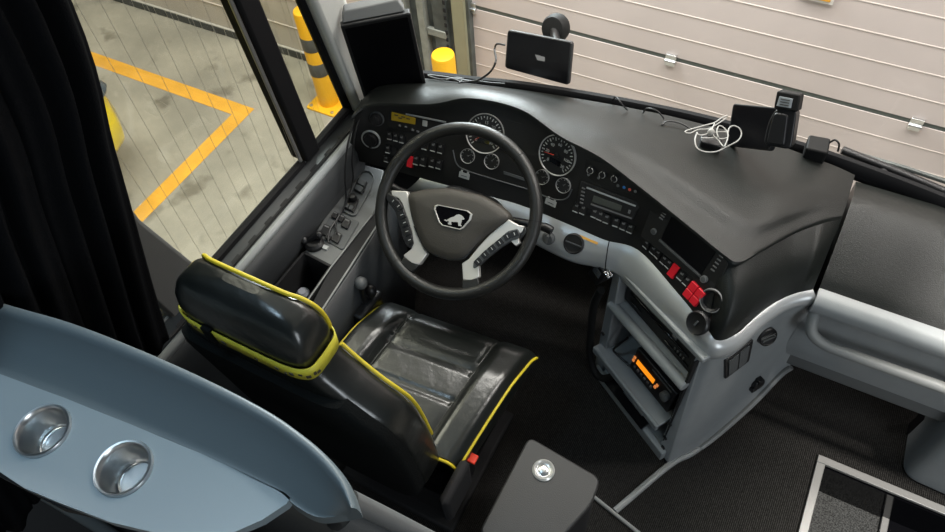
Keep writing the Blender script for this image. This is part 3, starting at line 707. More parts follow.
for pts, marks in ((lbt, [(124, 280), (136, 292), (144, 312), (150, 330), (156, 350), (162, 370)]), (rbt, [(404, 356), (388, 362), (370, 376), (352, 390), (336, 404), (320, 420)])):
    b = MB(); b.prism(rnd(wp(pts, d=.004), .004, 2), WN, -.010, .010); pad = b.build('button_pad', 'black' if pts is lbt else 'dgrey', SW, bev=.002)
    for k, (x, y) in enumerate(marks):
        c = wp([(x, y)], d=.0135)[0]; nx = marks[min(k+1, 5)]; pv = marks[max(k-1, 0)]
        t = (wp([nx])[0]-wp([pv])[0]).normalized(); w = WN.cross(t)
        b = MB(); b.box((0, 0, .001), (.021, .017, .004), 0, fr(c, t, w, WN)); b.box((0, 0, .0034), (.002, .009, .0010), 1, fr(c, t, w, WN)); b.build('wheel_button', ['black', 'white'], pad, bev=.001)
# dark lower webs that carry the spokes to the rim
for pts in ([(150, 408), (186, 428), (170, 446), (140, 428)], [(284, 462), (322, 456), (326, 478), (284, 486)]):
    b = MB(); b.prism(wp(pts), WN, -.012, .010); b.build('spoke_foot', 'wheel', SW, bev=.004)
for pts in ([(100, 262), (122, 258), (122, 270), (104, 282)], [(412, 340), (428, 338), (436, 352), (418, 372)]):
    b = MB(); b.prism(wp(pts), WN, -.012, .006); b.build('spoke_foot', 'wheel', SW, bev=.003)
# emblem
em = [(219, 291), (226, 288), (296, 302), (306, 310), (303, 323), (286, 343), (278, 347), (236, 337), (229, 330), (217, 298)]
D = .027
e0 = wp(em, d=D); ec = sum(e0, V())/len(e0)
b = MB(); e1 = [ec+(p-ec)*.89 for p in e0]
b.grid([[p-WN*.008 for p in e0], [p+WN*.001 for p in e0], [ec+(p-ec)*.965+WN*.003 for p in e0], [ec+(p-ec)*.93+WN*.003 for p in e0], [p+WN*.0 for p in e1]], cu=True); emo = b.build('emblem_frame', 'silver', SW)
b = MB(); b.prism([ec+(p-ec)*.9 for p in e0], WN, -.006, .0008); b.build('emblem_field', 'gloss', emo)
# walking lion, facing right, drawn across the field
lion = [(0, .30), (.06, .38), (.14, .34), (.20, .45), (.32, .62), (.46, .72), (.56, .92), (.68, 1.0), (.80, .95), (.90, .86), (1.0, .70), (.97, .60), (.88, .56), (.90, .40), (.88, .16), (.95, .04), (.94, 0), (.78, 0), (.77, .12), (.72, .30), (.60, .30), (.50, .26), (.40, .28), (.38, .12), (.44, .04), (.43, 0), (.26, 0), (.24, .08), (.28, .20), (.22, .30), (.14, .22), (.06, .28)]
A, Bq, Cq = wp([(239, 332), (284, 339), (245, 306)], d=D)
ux, uy = Bq-A, Cq-A
b = MB(); b.prism([A+ux*x+uy*y+WN*.0006 for x, y in lion], WN, 0, .0014); b.build('lion', 'silver', emo)
# ------------------------------------------------------------------ steering column with stalks
SC = thing('steering_column', 'black steering column shroud with stalks behind the wheel', 'steering column', (WC.x, .10, .3))
ax = -WN
b = MB(); F = fr(WC, V((1, 0, 0)), WF0.col[1].xyz, WN)
sq = lambda r, h, e=.55: [F @ V((math.copysign(abs(math.cos(q))**e, math.cos(q))*r, math.copysign(abs(math.sin(q))**e, math.sin(q))*r*.8-.01, h)) for q in [2*math.pi*i/28 for i in range(28)]]
b.grid([sq(.05, -.022), sq(.085, -.030), sq(.092, -.05), sq(.092, -.12), sq(.085, -.16), sq(.07, -.22), sq(.065, -.36), sq(.05, -.365)], cu=True); b.build('shroud', 'black', SC, ang=50)
for px0, px1 in (((398, 190), (384, 180)), ((540, 226), (552, 231))):
    p = [WC+WN*-.07 + (at(*q, o=WC-WN*.07, n=WN)-(WC-WN*.07))*k for q, k in ((px0, .35), (px0, 1.0), (px1, 1.0))]
    b = MB(); b.tube(spl(p, 4), [.011]*5+[.013]*3+[.012], 10); b.build('stalk', 'black', SC)
# ------------------------------------------------------------------ driver seat
ST = thing('driver_seat', 'black leather driver seat with yellow piping and a yellow band round its headrest', 'seat', (-.58, -.40, 0))
ZC = .455
FL, FRt, RR_ = at(384, 294, z=ZC), at(536, 346, z=ZC), at(457, 467, z=ZC)
RL = FL + (RR_-FRt)
cxs = (FL.x+FRt.x+RR_.x+RL.x)/4; cys = (FL.y+FRt.y+RR_.y+RL.y)/4
def cush(u, v):
    """u -1..1 across, v 0 rear .. 1 front"""
    a, b_ = RL.lerp(RR_, (u+1)/2), FL.lerp(FRt, (u+1)/2)
    p = a.lerp(b_, v); side = abs(u); z = ZC-.014
    bol = sm(min(1, max(0, (side-.52)/.16)))
    z += .042*bol*(1-.55*sm(min(1, max(0, (v-.62)/.3))))
    z += .012*math.sin(math.pi*min(1, v*1.1)) + .010*sm(max(0, v-.5)*2)*(1-bol)
    edge = max(0, (side-.90)/.10); z -= .028*edge**2
    fr_ = max(0, (v-.86)/.14); z -= .040*fr_**2
    for vv in (.40, .66):                              # cross seams of the padded centre
        z -= .007*math.exp(-((v-vv)/.018)**2)*(1-bol)
    z -= .006*math.exp(-((side-.55)/.03)**2)
    return V((p.x, p.y, z))
nu, nv = 44, 40
g = [[cush(-1+2*i/nu, j/nv) for i in range(nu+1)] for j in range(nv+1)]
def ringof(g): return g[0] + [r[-1] for r in g[1:-1]] + g[-1][::-1] + [r[0] for r in g[1:-1]][::-1]
R = ringof(g)
b = MB(); b.grid(g)
cc = V((cxs, cys, 0))
low = [[V((p.x+(p.x-cc.x)*k, p.y+(p.y-cc.y)*k, p.z-d if d < .05 else ZC-.014-d)) for p in R] for k, d in ((.0, 0), (.02, .012), (.02, .06), (-.02, .10), (-.1, .105))]
b.grid(low, cu=True)
cu_ = b.build('cushion', 'leather', ST, ang=70)
# yellow piping along the cushion edge
L = [r[0] for r in g]; Rr = [r[-1] for r in g]
for line in (L[6:] , Rr):
    pp = [p+V(((p.x-cc.x)*.014, 0, -.006)) for p in line]
    b = MB(); b.tube(pp, .0042, 8); b.build('piping', 'yellow', cu_)
pp = [p+V((0, -.006, -.004)) for p in g[0][int(nu*.62):]]
b = MB(); b.tube(pp, .0042, 8); b.build('piping', 'yellow', cu_)
for s in (-1, 1):
    pp = [cush(s*.55, j/nv)+V((0, 0, .002)) for j in range(2, nv-1)]
    b = MB(); b.tube(pp, .0016, 6); b.build('stitching', 'leatherg', cu_)
# backrest: lofted sections up the lean
def sect(z, w, f, d, dx=0, e=.36, n=48):
    """closed loop at height z: half width w, front face y f, depth d"""
    o = []
    for i in range(n):
        q = 2*math.pi*i/n; c, s = math.cos(q), math.sin(q)
        o.append(V((cxs-.012+dx+w*math.copysign(abs(c)**e, c), f-d/2+d/2*math.copysign(abs(s)**.42, s), z)))
    return o
bx = -.607-(cxs-.012); hx = -.652-(cxs-.012)
secs = [(.40, .15, -.560, .09), (.44, .20, -.555, .11), (.52, .225, -.555, .12), (.66, .238, -.570, .12), (.82, .246, -.592, .115), (.93, .249, -.612, .108), (.985, .244, -.624, .102), (1.02, .228, -.630, .10), (1.06, .200, -.632, .10), (1.10, .165, -.632, .10), (1.13, .150, -.632, .10)]
secs = [(z, w_, f, d, bx+(hx-bx)*sm(min(1, max(0, (z-.93)/.17)))) for z, w_, f, d in secs]
b = MB(); rows_ = [sect(*s) for s in secs]; b.grid(rows_, cu=True); b.add(rows_[0], [tuple(range(48))]); b.add(rows_[-1], [tuple(range(48))])
bk = b.build('backrest', 'leather', ST, ang=60)
hs = [(1.135, .145, -.632, .098, hx), (1.15, .152, -.630, .106, hx), (1.175, .153, -.630, .108, hx), (1.205, .150, -.633, .100, hx), (1.23, .140, -.639, .084, hx), (1.25, .120, -.648, .060, hx), (1.258, .09, -.656, .040, hx), (1.262, .04, -.664, .018, hx)]
b = MB(); rows_ = [sect(*s) for s in hs]; b.grid(rows_, cu=True); b.add(rows_[0], [tuple(range(48))]); b.add(rows_[-1], [tuple(range(48))])
hd = b.build('headrest', 'leather', ST, ang=60)
# piping over the front edge of headrest and shoulders
def frontpt(z, w, f, d, dx, s):
    q = rad(42); return V((cxs-.012+dx+s*w*math.cos(q)**.36, f-d/2+d/2*math.sin(q)**.42, z))
HL = [frontpt(*s, 1) for s in hs[1:-1]]; HLl = [frontpt(*s, -1) for s in hs[1:-1]]
pp = spl(HLl+[V((cxs-.012+hx, -.662, 1.264))]+HL[::-1], 4)
b = MB(); b.tube([p+V((0, .004, .003)) for p in pp], .0042, 8); b.build('piping', 'yellow', hd)
for s in (1, -1):
    SH = [frontpt(*q, s) for q in secs[3:-1]]
    b = MB(); b.tube([p+V((0, .006, .002)) for p in spl(SH, 4)], .0042, 8); b.build('piping', 'yellow', bk)
# yellow marked band round the headrest foot
lp = sect(1.120, .158, -.627, .113, hx); up_ = sect(1.158, .159, -.626, .115, hx); lpo = [p for p in lp]
b = MB(); n = 48
b.grid([lp, up_], cu=True)
band_o = b.build('band', 'yband', ST, solid=.003, ang=60)
b = MB()
for i, dz, w, h in ((31, .004, .012, .008), (33, .018, .010, .006), (35, .008, .014, .012), (36, .006, .008, .006), (37, .010, .012, .010), (38, .004, .006, .008), (39, .010, .012, .012), (41, .016, .010, .006), (43, .008, .012, .010), (45, .012, .008, .012), (46, .008, .010, .008)):
    p, q = lp[i], lp[(i+1) % n]; t = (q-p).normalized(); nn = V((0, 0, 1)).cross(t); c = (p+q)/2
    if nn.dot(c-V((cxs-.012+hx, -.68, c.z))) < 0: nn = -nn
    sl = (up_[i]-p); b.box((0, 0, 0), (w*.7, h*.8, .0016), 0, fr(c+sl*((dz+.005)/.034)*.8+nn*.0022, t, sl.normalized(), nn))
b.build('band_marks', 'hubm', band_o)
tp_ = at(204, 326, y=-.742); b = MB(); b.box((tp_.x, -.742, 1.138), (.022, .010, .052)); b.build('band_keeper', 'cloth', ST, bev=.002)
# dark back shell, base, belt buckle
b = MB(); rows_ = [[p+V((0, 0, 0)) for p in sect(z, w*.985, f-d*.5, d*.66, dx)] for z, w, f, d, dx in secs[1:9]]
b.grid(rows_, cu=True); b.add(rows_[-1], [tuple(range(48))]); b.build('back_shell', 'cloth', ST, ang=60)
b = MB(); b.box((cxs, -.40, .325), (.40, .40, .11)); b.box((cxs, -.40, .14), (.34, .36, .27)); b.box((cxs, -.40, .010), (.42, .44, .02)); b.build('base', 'blackm', ST, bev=.01)
b = MB(); b.box((-.335, -.60, .40), (.03, .13, .15)); b.build('recliner_cover', 'blackm', ST, bev=.02, seg=3)
bc = at(473, 461, z=.40)
b = MB(); b.box((bc.x-.012, bc.y-.01, .37), (.026, .03, .09)); bk_ = b.build('belt_buckle', 'black', ST, bev=.004)
b = MB(); b.box((bc.x-.004, bc.y, .417), (.032, .026, .010)); b.build('release_button', 'redb', bk_, bev=.002)
# ------------------------------------------------------------------ partition ledge with cup holders
PT = thing('partition', 'blue grey partition ledge with two steel cup holders behind the driver seat', 'partition', (-.75, -.95, 0))
ZT, ZP = 1.255, 1.185
front = [at(x, y, z=ZT) for x, y in ((-60, 281), (0, 303), (65, 322), (130, 347), (200, 378), (262, 410), (300, 436), (325, 458), (343, 482), (352, 508))]
inner = [at(x, y, z=ZP) for x, y in ((-60, 352), (0, 374), (65, 398), (130, 424), (200, 453), (256, 480), (280, 492), (296, 506), (318, 517), (346, 515))]
fs_, is_ = spl(front, 6), spl(inner, 6)
prof = [(-.09, -.055), (-.10, -.03), (-.07, -.010), (-.02, -.001), (.05, 0), (.12, -.002), (.18, -.010), (.22, -.020), (.5, -.043), (.86, -.066), (.95, -.070), (1.0, -.070), (1.02, -.10)]
rows_ = []
for t, dz in prof:
    r = []
    for i in range(len(fs_)):
        p = fs_[i].lerp(is_[i], t) if t >= 0 else fs_[i] + V((-(fs_[min(i+1, len(fs_)-1)]-fs_[max(i-1, 0)]).y, (fs_[min(i+1, len(fs_)-1)]-fs_[max(i-1, 0)]).x, 0)).normalized()*(-t)*.07
        p.z = ZT+dz; r.append(p)
    rows_.append(r)
b = MB(); b.grid(rows_)
b.add([r[-1] for r in rows_], [tuple(range(len(rows_)))])
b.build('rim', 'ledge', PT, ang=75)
plp = [(-70, 350), (0, 374), (65, 398), (130, 424), (200, 453), (256, 479), (292, 496), (286, 504), (262, 520), (232, 533), (195, 537), (156, 533), (110, 522), (60, 503), (24, 488), (0, 472), (-70, 430)]
ppts = [at(x, y, z=ZP) for x, y in plp]
hole = [[at(px, py, z=ZP)+V((.0415*math.cos(2*math.pi*i/40), .0415*math.sin(2*math.pi*i/40), 0)) for i in range(40)] for px, py in ((43, 431), (124, 468.5))]
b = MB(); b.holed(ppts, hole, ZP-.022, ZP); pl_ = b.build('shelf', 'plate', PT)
b = MB(); b.holed([at(x, y, z=ZP-.03) for x, y in ((-70, 330), (200, 440), (290, 492), (262, 522), (200, 540), (60, 508), (-70, 440))], hole, ZP-.05, ZP-.024); b.build('shelf_underside', 'blackm', PT)
lo_ = [V((p.x, p.y-.02, .02)) for p in fs_]
b = MB(); b.grid([[V((p.x, p.y-.025, ZT-.05)) for p in fs_[:-10]], [V((p.x, p.y-.05, .02)) for p in fs_[:-10]]]); b.build('lower_panel', 'dgrey', PT, solid=.02)
for px, py in ((43, 431), (124, 468.5)):
    c = at(px, py, z=ZP); F = Matrix.Translation(c); r = .0475
    b = MB(); b.lathe(F, [(r, .0), (r*1.0, .004), (r*.97, .0065), (r*.90, .006), (r*.84, .002), (r*.82, -.004)], 44, cap=False)
    h = b.build('cup_holder', 'steel', PT)
    b = MB(); b.lathe(F, [(r*.84, .002), (r*.80, -.02), (r*.76, -.05), (r*.70, -.054), (r*.1, -.055), (.0005, -.055)], 40, cap=False); b.build('cup_liner', 'steel', h)
    b = MB(); b.lathe(F @ Matrix.Translation((0, 0, -.052)), [(r*.62, 0), (r*.66, .003), (r*.60, .004)], 36, cap=False); b.build('liner_ring', 'chrome', h)
# handrail tube leaving the ledge end
hr0, hr1, hr2 = at(350, 500, z=1.17), at(385, 517, z=1.08), at(440, 545, z=.95)
b = MB(); b.tube([hr0, hr1, hr2], .016, 14); b.build('hand_rail', 'mgrey', PT)
b = MB(); b.tube([at(340, 512, z=1.12), at(378, 530, z=1.03), at(400, 545, z=.98)], .03, 14); b.build('rail_shroud', 'dgrey', PT)
# pale bar below the ledge on the passenger side
b = MB(); p, q = at(-30, 540, z=.75), at(36, 488, z=.75); b.tube([p, q], .016, 10); b.tube([q, V((q.x, q.y, .05))], .016, 10)
tag(b.build('grab_rail', 'ledge'), 'blue grey rail below the cup holder ledge at lower left corner', 'rail')

# ------------------------------------------------------------------ curtain
tp = [(-.395, 2.36), (-.47, 1.60), (-.555, 1.30), (-.655, .967), (-.70, .80)]
rows_ = []
for y, z in spl([V((-1.08, y, z)) for y, z in tp], 6) and [(p.y, p.z) for p in spl([V((0, y, z)) for y, z in tp], 6)]:
    r = []; n = 120
    for i in range(n+1):
        u = i/n; yy = y - u*.55; a = u*2*math.pi*8.5
        r.append(V((-1.065 + .022*math.sin(a)*(.5+.5*min(1, (2.4-z)/.8)) + .010*math.sin(a*2.3+z*2) + .03*u, yy+.012*math.cos(a), z)))
    rows_.append(r)
b = MB(); b.grid(rows_); cur = b.build('curtain', 'curtain', solid=.003, ang=80)
tag(cur, 'black pleated curtain hanging at the left side window', 'curtain')

# ------------------------------------------------------------------ left side console
CS = thing('side_console', 'grey side console left of the driver with window switches and a dark bin', 'console', (-1.0, -.1, 0))
zc = .60
top_ = [at(x, y, z=zc) for x, y in ((347, 160), (384, 170), (374, 213), (331, 266), (304, 252), (309, 243), (328, 211))]
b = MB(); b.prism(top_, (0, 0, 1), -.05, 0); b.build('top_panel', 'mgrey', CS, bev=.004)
rail_in = [at(x, y, z=zc) for x, y in ((383, 171), (373, 212), (331, 266), (313, 301), (292, 330), (303, 336), (322, 310), (376, 227), (387, 186))]
b = MB(); b.prism(rail_in, (0, 0, 1), -.04, -.004); b.build('dark_groove', 'blackm', CS)
b = MB(); b.tube([at(387, 187, z=zc), at(376, 227, z=zc), at(322, 310, z=zc), at(303, 336, z=zc)], .003, 8); b.build('edge_strip', 'sill', CS)
b = MB(); b.tube([at(372, 215, z=zc), at(331, 267, z=zc), at(308, 300, z=zc), at(291, 325, z=zc)], .0025, 8); b.build('edge_strip', 'sill', CS)
# inboard flank sloping down towards the seat
fa = [at(x, y, z=zc-.004) for x, y in ((388, 187), (377, 228), (323, 311), (304, 337))]
fl = [V((p.x+.012, p.y+.01, .42)) for p in fa]; fl2 = [V((p.x+.015, p.y+.01, .02)) for p in fa]
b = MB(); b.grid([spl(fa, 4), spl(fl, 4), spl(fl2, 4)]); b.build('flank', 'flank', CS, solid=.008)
# bin
bn = [at(x, y, z=zc) for x, y in ((304, 252), (331, 266), (289, 327), (262, 302))]
b = MB(); b.prism(bn, (0, 0, 1), -.24, -.23)
for i in range(4):
    p, q = bn[i], bn[(i+1) % 4]; e = (q-p).normalized(); nn = V((-e.y, e.x, 0))
    b.prism([p, q, q-V((0, 0, .24)), p-V((0, 0, .24))], nn, -.004, .004)
b.build('bin', 'blackm', CS)
UP3 = V((0, 0, 1))
def onz(pts, z=zc): return [at(x, y, z=z) for x, y in pts]
ZS = lambda pts: [(300+x/3.55, 160+y/3.55) for x, y in pts]
b = MB(); ov = rnd(onz(ZS([(224, 42), (252, 44), (264, 70), (248, 112), (196, 206), (150, 182), (172, 130), (208, 64)])), .02, 5); b.prism(ov, UP3, -.002, .004); oc = b.build('oval_switch_panel', 'dgrey', CS, bev=.002)
b = MB(); ov2 = [p+UP3*.005 for p in ov]; b.tube(ov2, .002, 6, 0, True); b.build('rim', 'mgrey', oc)
def pad(pts, name, m, par, h0=.003, h1=.010, z=zc): 
    b = MB(); b.prism(rnd(onz(ZS(pts), z), .004, 3), UP3, h0, h1); return b.build(name, m, par, bev=.0015)
pad([(208, 70), (242, 84), (222, 128), (192, 112)], 'mirror_switch_base', 'black', oc)
pad([(214, 76), (238, 86), (230, 104), (206, 92)], 'rocker_switch', 'dgrey', oc, .008, .016); pad([(204, 96), (227, 107), (218, 124), (196, 112)], 'rocker_switch', 'dgrey', oc, .008, .014)
pad([(176, 126), (212, 146), (192, 192), (156, 174)], 'mirror_switch_base', 'black', oc)
c = onz(ZS([(190, 146)]))[0]; b = MB(); b.lathe(Matrix.Translation(c), [(.014, .006), (.014, .016), (.011, .026), (.004, .028)], 20); b.build('mirror_knob', 'black', oc)
pad([(166, 160), (178, 166), (170, 180), (160, 174)], 'rocker_switch', 'dgrey', oc, .008, .014); pad([(182, 168), (194, 174), (186, 188), (175, 182)], 'rocker_switch', 'dgrey', oc, .008, .014)
b = MB(); b.prism(rnd(onz(ZS([(122, 180), (212, 222), (152, 322), (62, 272)])), .008, 3), UP3, -.002, .004); sp = b.build('switch_panel', 'dgrey', CS, bev=.002)
for pts in ([(124, 190), (138, 197), (128, 216), (112, 208)], [(144, 200), (162, 208), (150, 228), (134, 220)], [(164, 212), (184, 222), (170, 252), (146, 240)], [(90, 234), (112, 244), (98, 278), (74, 264)], [(100, 268), (116, 276), (106, 292), (90, 284)], [(128, 258), (152, 270), (136, 304), (112, 290)]):
    o = pad(pts, 'rocker_switch', 'black', sp, .003, .012)
    a_ = onz(ZS(pts)); b = MB(); m0, m1 = a_[0].lerp(a_[1], .15), a_[0].lerp(a_[1], .85); dv = (a_[3]-a_[0])*.18
    b.prism([m0+dv*.7, m1+dv*.7, m1+dv*1.5, m0+dv*1.5], UP3, .0115, .0128); b.build('switch_mark', 'dim', sp)
b = MB(); b.prism(onz(ZS([(86, 304), (104, 310), (96, 322), (80, 316)])), UP3, -.01, .006); b.build('white_tag', 'white', CS)
# parking brake lever cluster at the bin end
kc = onz(ZS([(52, 300)]))[0]
b = MB(); b.lathe(Matrix.Translation(kc), [(.030, -.03), (.030, .010), (.022, .018)], 20); b.ball(kc+V((.010, .02, .03)), .013); b.tube([kc+V((-.02, -.01, .015)), kc+V((.012, .016, .04))], .009, 10); b.ball(kc+V((-.025, -.012, .02)), .014)
tag(b.build('brake_valve', 'black'), 'black parking brake valve knob at the end of the grey switch panel', 'knob')
# joystick levers beside the seat
tpv = at(361, 283, x=-.855); lc = V((-.855, tpv.y-.01, 0)); lz = tpv.z-.09
b = MB(); b.box((lc.x, lc.y, lz-.08), (.055, .12, .16)); LV = thing('gear_lever', 'grey ball topped lever in a black housing beside the seat cushion', 'lever', (lc.x, lc.y, lz-.16)); b.build('housing', 'black', LV, bev=.012, seg=3)
b = MB(); b.tube([V((lc.x, lc.y, lz-.01)), tpv], .008, 10); b.build('stem', 'black', LV)
b = MB(); b.ball(tpv, .020); b.build('ball_knob', 'mgrey', LV)
t2 = at(371, 291, x=-.845); b = MB(); b.tube([V((lc.x+.01, lc.y+.02, lz-.01)), t2], .008, 10); b.ball(t2, (.018, .018, .024)); b.build('second_knob', 'black', LV)
wk = at(303, 293, z=.50); b = MB(); b.lathe(Matrix.Translation(wk+V((0,0,-.01))), [(.016, -.03), (.020, -.01), (.020, .012), (.012, .022)], 18)
tag(b.build('bottle_cap', mat('cap_white', (.42, .43, .47), .5)), 'pale grey cap standing in the dark bin by the seat', 'cap')
# black cable running down the side console
cpts = [(362, 100, .84), (352, 128, .80), (347, 150, .76), (345, 177, .69), (346, 200, .63), (339, 216, .614), (330, 230, .614), (328, 243, .614)]
cpt2 = [(366, 102, .84), (356, 130, .80), (352, 160, .72), (353, 180, .65), (345, 206, .614), (336, 222, .614), (337, 234, .614)]
b = MB(); b.tube(spl([at(x, y, z=z) for x, y, z in cpts], 6), .0030, 8); b.tube(spl([at(x, y, z=z) for x, y, z in cpt2], 6), .0025, 8)
tag(b.build('side_cable', 'black'), 'black cables running from the dash down over the left side console', 'cable')

# ------------------------------------------------------------------ passenger side dash panel
PP = thing('passenger_dash_panel', 'dark passenger side dash panel with pale grey lower front and grab rail', 'dash panel', (.72, .30, 0))
pf = spl([V((0, .545, .765)), V((0, .50, .782)), V((0, .45, .787)), V((0, .40, .775)), V((0, .33, .748)), V((0, .25, .712)), V((0, .212, .690))], 5)
lf = spl([V((0, .212, .690)), V((0, .185, .688)), V((0, .166, .670)), V((0, .168, .640)), V((0, .190, .615)), V((0, .205, .58)), V((0, .210, .48)), V((0, .213, .40)), V((0, .222, .34))], 5)
def run(pf, xs, wob=0): return [[V((x, p.y, p.z)) for p in pf] for x in xs]
xs = [.323+.827*i/24 for i in range(25)]
slant = lambda x, z: x
b = MB(); b.grid(run(pf, xs)); b.add([V((.323, p.y, p.z)) for p in pf]+[V((.323, .21, .5)), V((.323, .54, .5))], [tuple(range(len(pf)+2))]); b.build('upper_cover', 'dash', PP, ang=60)
b = MB(); b.grid(run(lf, xs)); b.add([V((.323, p.y, p.z)) for p in lf]+[V((.323, .4, .34)), V((.323, .4, .69))], [tuple(range(len(lf)+2))]); b.build('front_fascia', 'grey', PP, ang=60)
b = MB(); b.box((.74, .268, .315), (.80, .07, .095)); b.build('kick_strip', 'mgrey', PP, bev=.008)
rp = [V((.338, .205, .628)), V((.340, .172, .612)), V((.352, .150, .580)), V((.392, .145, .557)), V((.46, .145, .552)), V((.70, .145, .556)), V((1.08, .145, .56)), V((1.10, .17, .56)), V((1.10, .206, .56))]
b = MB(); b.tube(spl(rp, 6), .0155, 14, flat=1.0); b.build('grab_rail', 'sill', PP)
gp = at(935, 250, y=.33)
b = MB(); b.box((.60, .30, .735), (.07, .02, .010), 0); 
b = MB(); c0_, c1_ = at(905, 412, z=.28), at(916, 486, z=.01)
DB = thing('door_pillar_cover', 'grey moulded cover with black inset beside the entry steps', 'cover', (.98, .26, 0))
b.prism(rnd([V((.795, .17, 0)), V((1.15, .155, 0)), V((1.15, .36, 0)), V((.79, .36, 0))], .05, 5), UP3, 0, .42); b.build('shell', 'grey', DB, bev=.012, seg=3)
dbp = at(919, 423, x=.80); b = MB(); b.box((.797, max(dbp.y, .215), dbp.z), (.012, .05, .13)); b.build('inset', 'black', DB, bev=.003)

# ------------------------------------------------------------------ storage box right of the seat
SB = thing('storage_box', 'dark grey storage box with round chrome latch right of the seat', 'box', (-.13, -.58, 0))
zb = .40
bp_ = rnd([at(529, 436, z=zb), at(601, 478, z=zb), at(592, 504, z=zb), at(555, 545, z=zb), at(478, 534, z=zb)], .024, 5)
b = MB(); b.prism(bp_, UP3, -.028, 0); b.build('lid', 'box', SB, bev=.005)
cb_ = sum(bp_, V())/len(bp_)
b = MB(); b.prism([cb_+(p-cb_)*.97 for p in bp_], UP3, -.398, -.03); b.build('body', 'blackm', SB)
lt = at(543.5, 470.5, z=zb); F = Matrix.Translation(lt)
b = MB(); b.lathe(F, [(.030, 0), (.030, .004), (.026, .007), (.022, .004), (.020, .003)], 36, cap=False); la = b.build('latch', 'bezel', SB)
b = MB(); b.lathe(F, [(.021, .0), (.019, .004), (.015, .003), (.0135, .008), (.010, .010), (.004, .0105)], 30); b.build('latch_button', 'steel', la)

# ------------------------------------------------------------------ devices and cables
# large portrait tablet at left
tc_, tX, tY, tN = V((-.995, .281, .957)), V((.807, .588, .056)), V((.016, -.117, .993)), V((.591, -.80, -.104))
tX.normalize(); tN = tX.cross(tY).normalized(); tY = tN.cross(tX)
tc_ = tc_ - tY*.028 + tX*-.003
TF = fr(tc_, tX, tY, tN)
TB = thing('tablet', 'large upright black tablet on bracket at the left front pillar', 'tablet', tc_-V((0, 0, .16)))
rc = lambda w, h, r, F, z=0: rnd([F @ V((-w/2, -h/2, z)), F @ V((w/2, -h/2, z)), F @ V((w/2, h/2, z)), F @ V((-w/2, h/2, z))], r, 4)
b = MB(); b.prism(rc(.196, .340, .006, TF), tN, -.022, 0); b.build('case', 'black', TB, bev=.003)
b = MB(); b.prism(rc(.176, .318, .002, TF), tN, -.001, .0008); b.build('screen', 'screen', TB)
b = MB(); b.box((0, -.10, -.045), (.05, .12, .05), 0, TF); b.build('bracket', 'dgrey', TB, bev=.003)
b = MB(); b.prism([TF @ V(p) for p in ((-.092, .172, -.008), (.085, .172, -.008), (.070, .198, -.03), (-.080, .192, -.03))], tN, -.03, 0); b.build('top_clamp', 'mgrey', TB, bev=.003)
# navigation device on the windscreen
nn_ = V((-.10, -.90, .42)).normalized(); no = CAM+ray(539, 58)*2.25
nq = [at(x, y, o=no, n=nn_) for x, y in ((507.5, 29.5), (572.5, 42), (568.5, 85.5), (504.5, 68))]
NV = thing('navigation_device', 'black navigation screen on suction mount against the windscreen', 'navigation device', no)
b = MB(); b.prism(rnd(nq, .012, 4), nn_, -.016, 0); b.build('case', 'black', NV, bev=.003)
nc = sum(nq, V())/4
b = MB(); b.prism(rnd([nc+(p-nc)*.94 for p in nq], .006, 3), nn_, -.001, .001); sc_ = b.build('screen', 'navs', NV)
b = MB(); b.prism([at(x, y, o=no, n=nn_) for x, y in ((535.2, 54.4), (545, 57), (544.8, 61.4), (537.5, 60))], nn_, .0008, .0016); b.build('glare_patch', 'glare', sc_)  # pale glare on the screen, painted as a flat patch
sc0 = at(552.5, 29, o=no-nn_*.055, n=nn_)
b = MB(); b.lathe(framez(sc0-nn_*.035, nn_), [(.044, 0), (.045, .010), (.042, .028), (.036, .038), (.010, .042)], 28); b.build('suction_cup', 'rubber', NV)
b = MB(); b.tube([sc0-nn_*.01, at(556, 42, o=no-nn_*.02, n=nn_)], .014, 10); b.build('mount_arm', 'black', NV)
cp = [at(505, 45, o=no, n=nn_), at(497, 44, o=no, n=nn_), at(494.5, 50, o=no, n=nn_), at(496, 60, z=.93), at(491, 71, z=.865), at(482, 78, z=.83), at(473, 81, z=.816), at(462, 80, z=.815), at(444, 77, z=.812), at(428, 75, z=.81)]
b = MB(); b.tube(spl(cp, 5), .0032, 8); cbl = b.build('navigation_cable', 'black'); tag(cbl, 'thin black cable from navigation screen down to dashboard top', 'cable')
lc2 = [at(x, y, z=.815) for x, y in ((428, 76), (440, 79.5), (452, 79), (462, 82), (474, 81), (490, 83), (505, 84))]
b = MB(); b.tube(spl(lc2, 5), .003, 8); b.tube(spl([at(x, y, z=.815) for x, y in ((446, 80), (455, 78), (463, 79), (459, 83))], 4), .003, 8)
tag(b.build('dash_cable', 'black'), 'black cable lying on dashboard top beside the tall tablet', 'cable')
# black thin cables along windscreen edge further right
c2 = [(612, 101, .80), (616, 97, .835), (621, 103, .84), (627, 110, .815)]
b = MB(); b.tube(spl([at(*p[:2], z=p[2]) for p in c2], 5), .0024, 8); tag(b.build('cable_loop', 'black'), 'short black cable loop at the windscreen edge, nearer the wheel', 'cable')
c3 = [(643, 113, .81), (647, 108.5, .835), (657, 111, .84), (664, 119, .825), (662, 125, .822), (668, 121, .825), (680, 123, .822), (693, 130, .82)]
b = MB(); b.tube(spl([at(*p[:2], z=p[2]) for p in c3], 5), .0024, 8); tag(b.build('adapter_cable', 'black'), 'black cable leading to the small adapter under the white cable coil', 'cable')
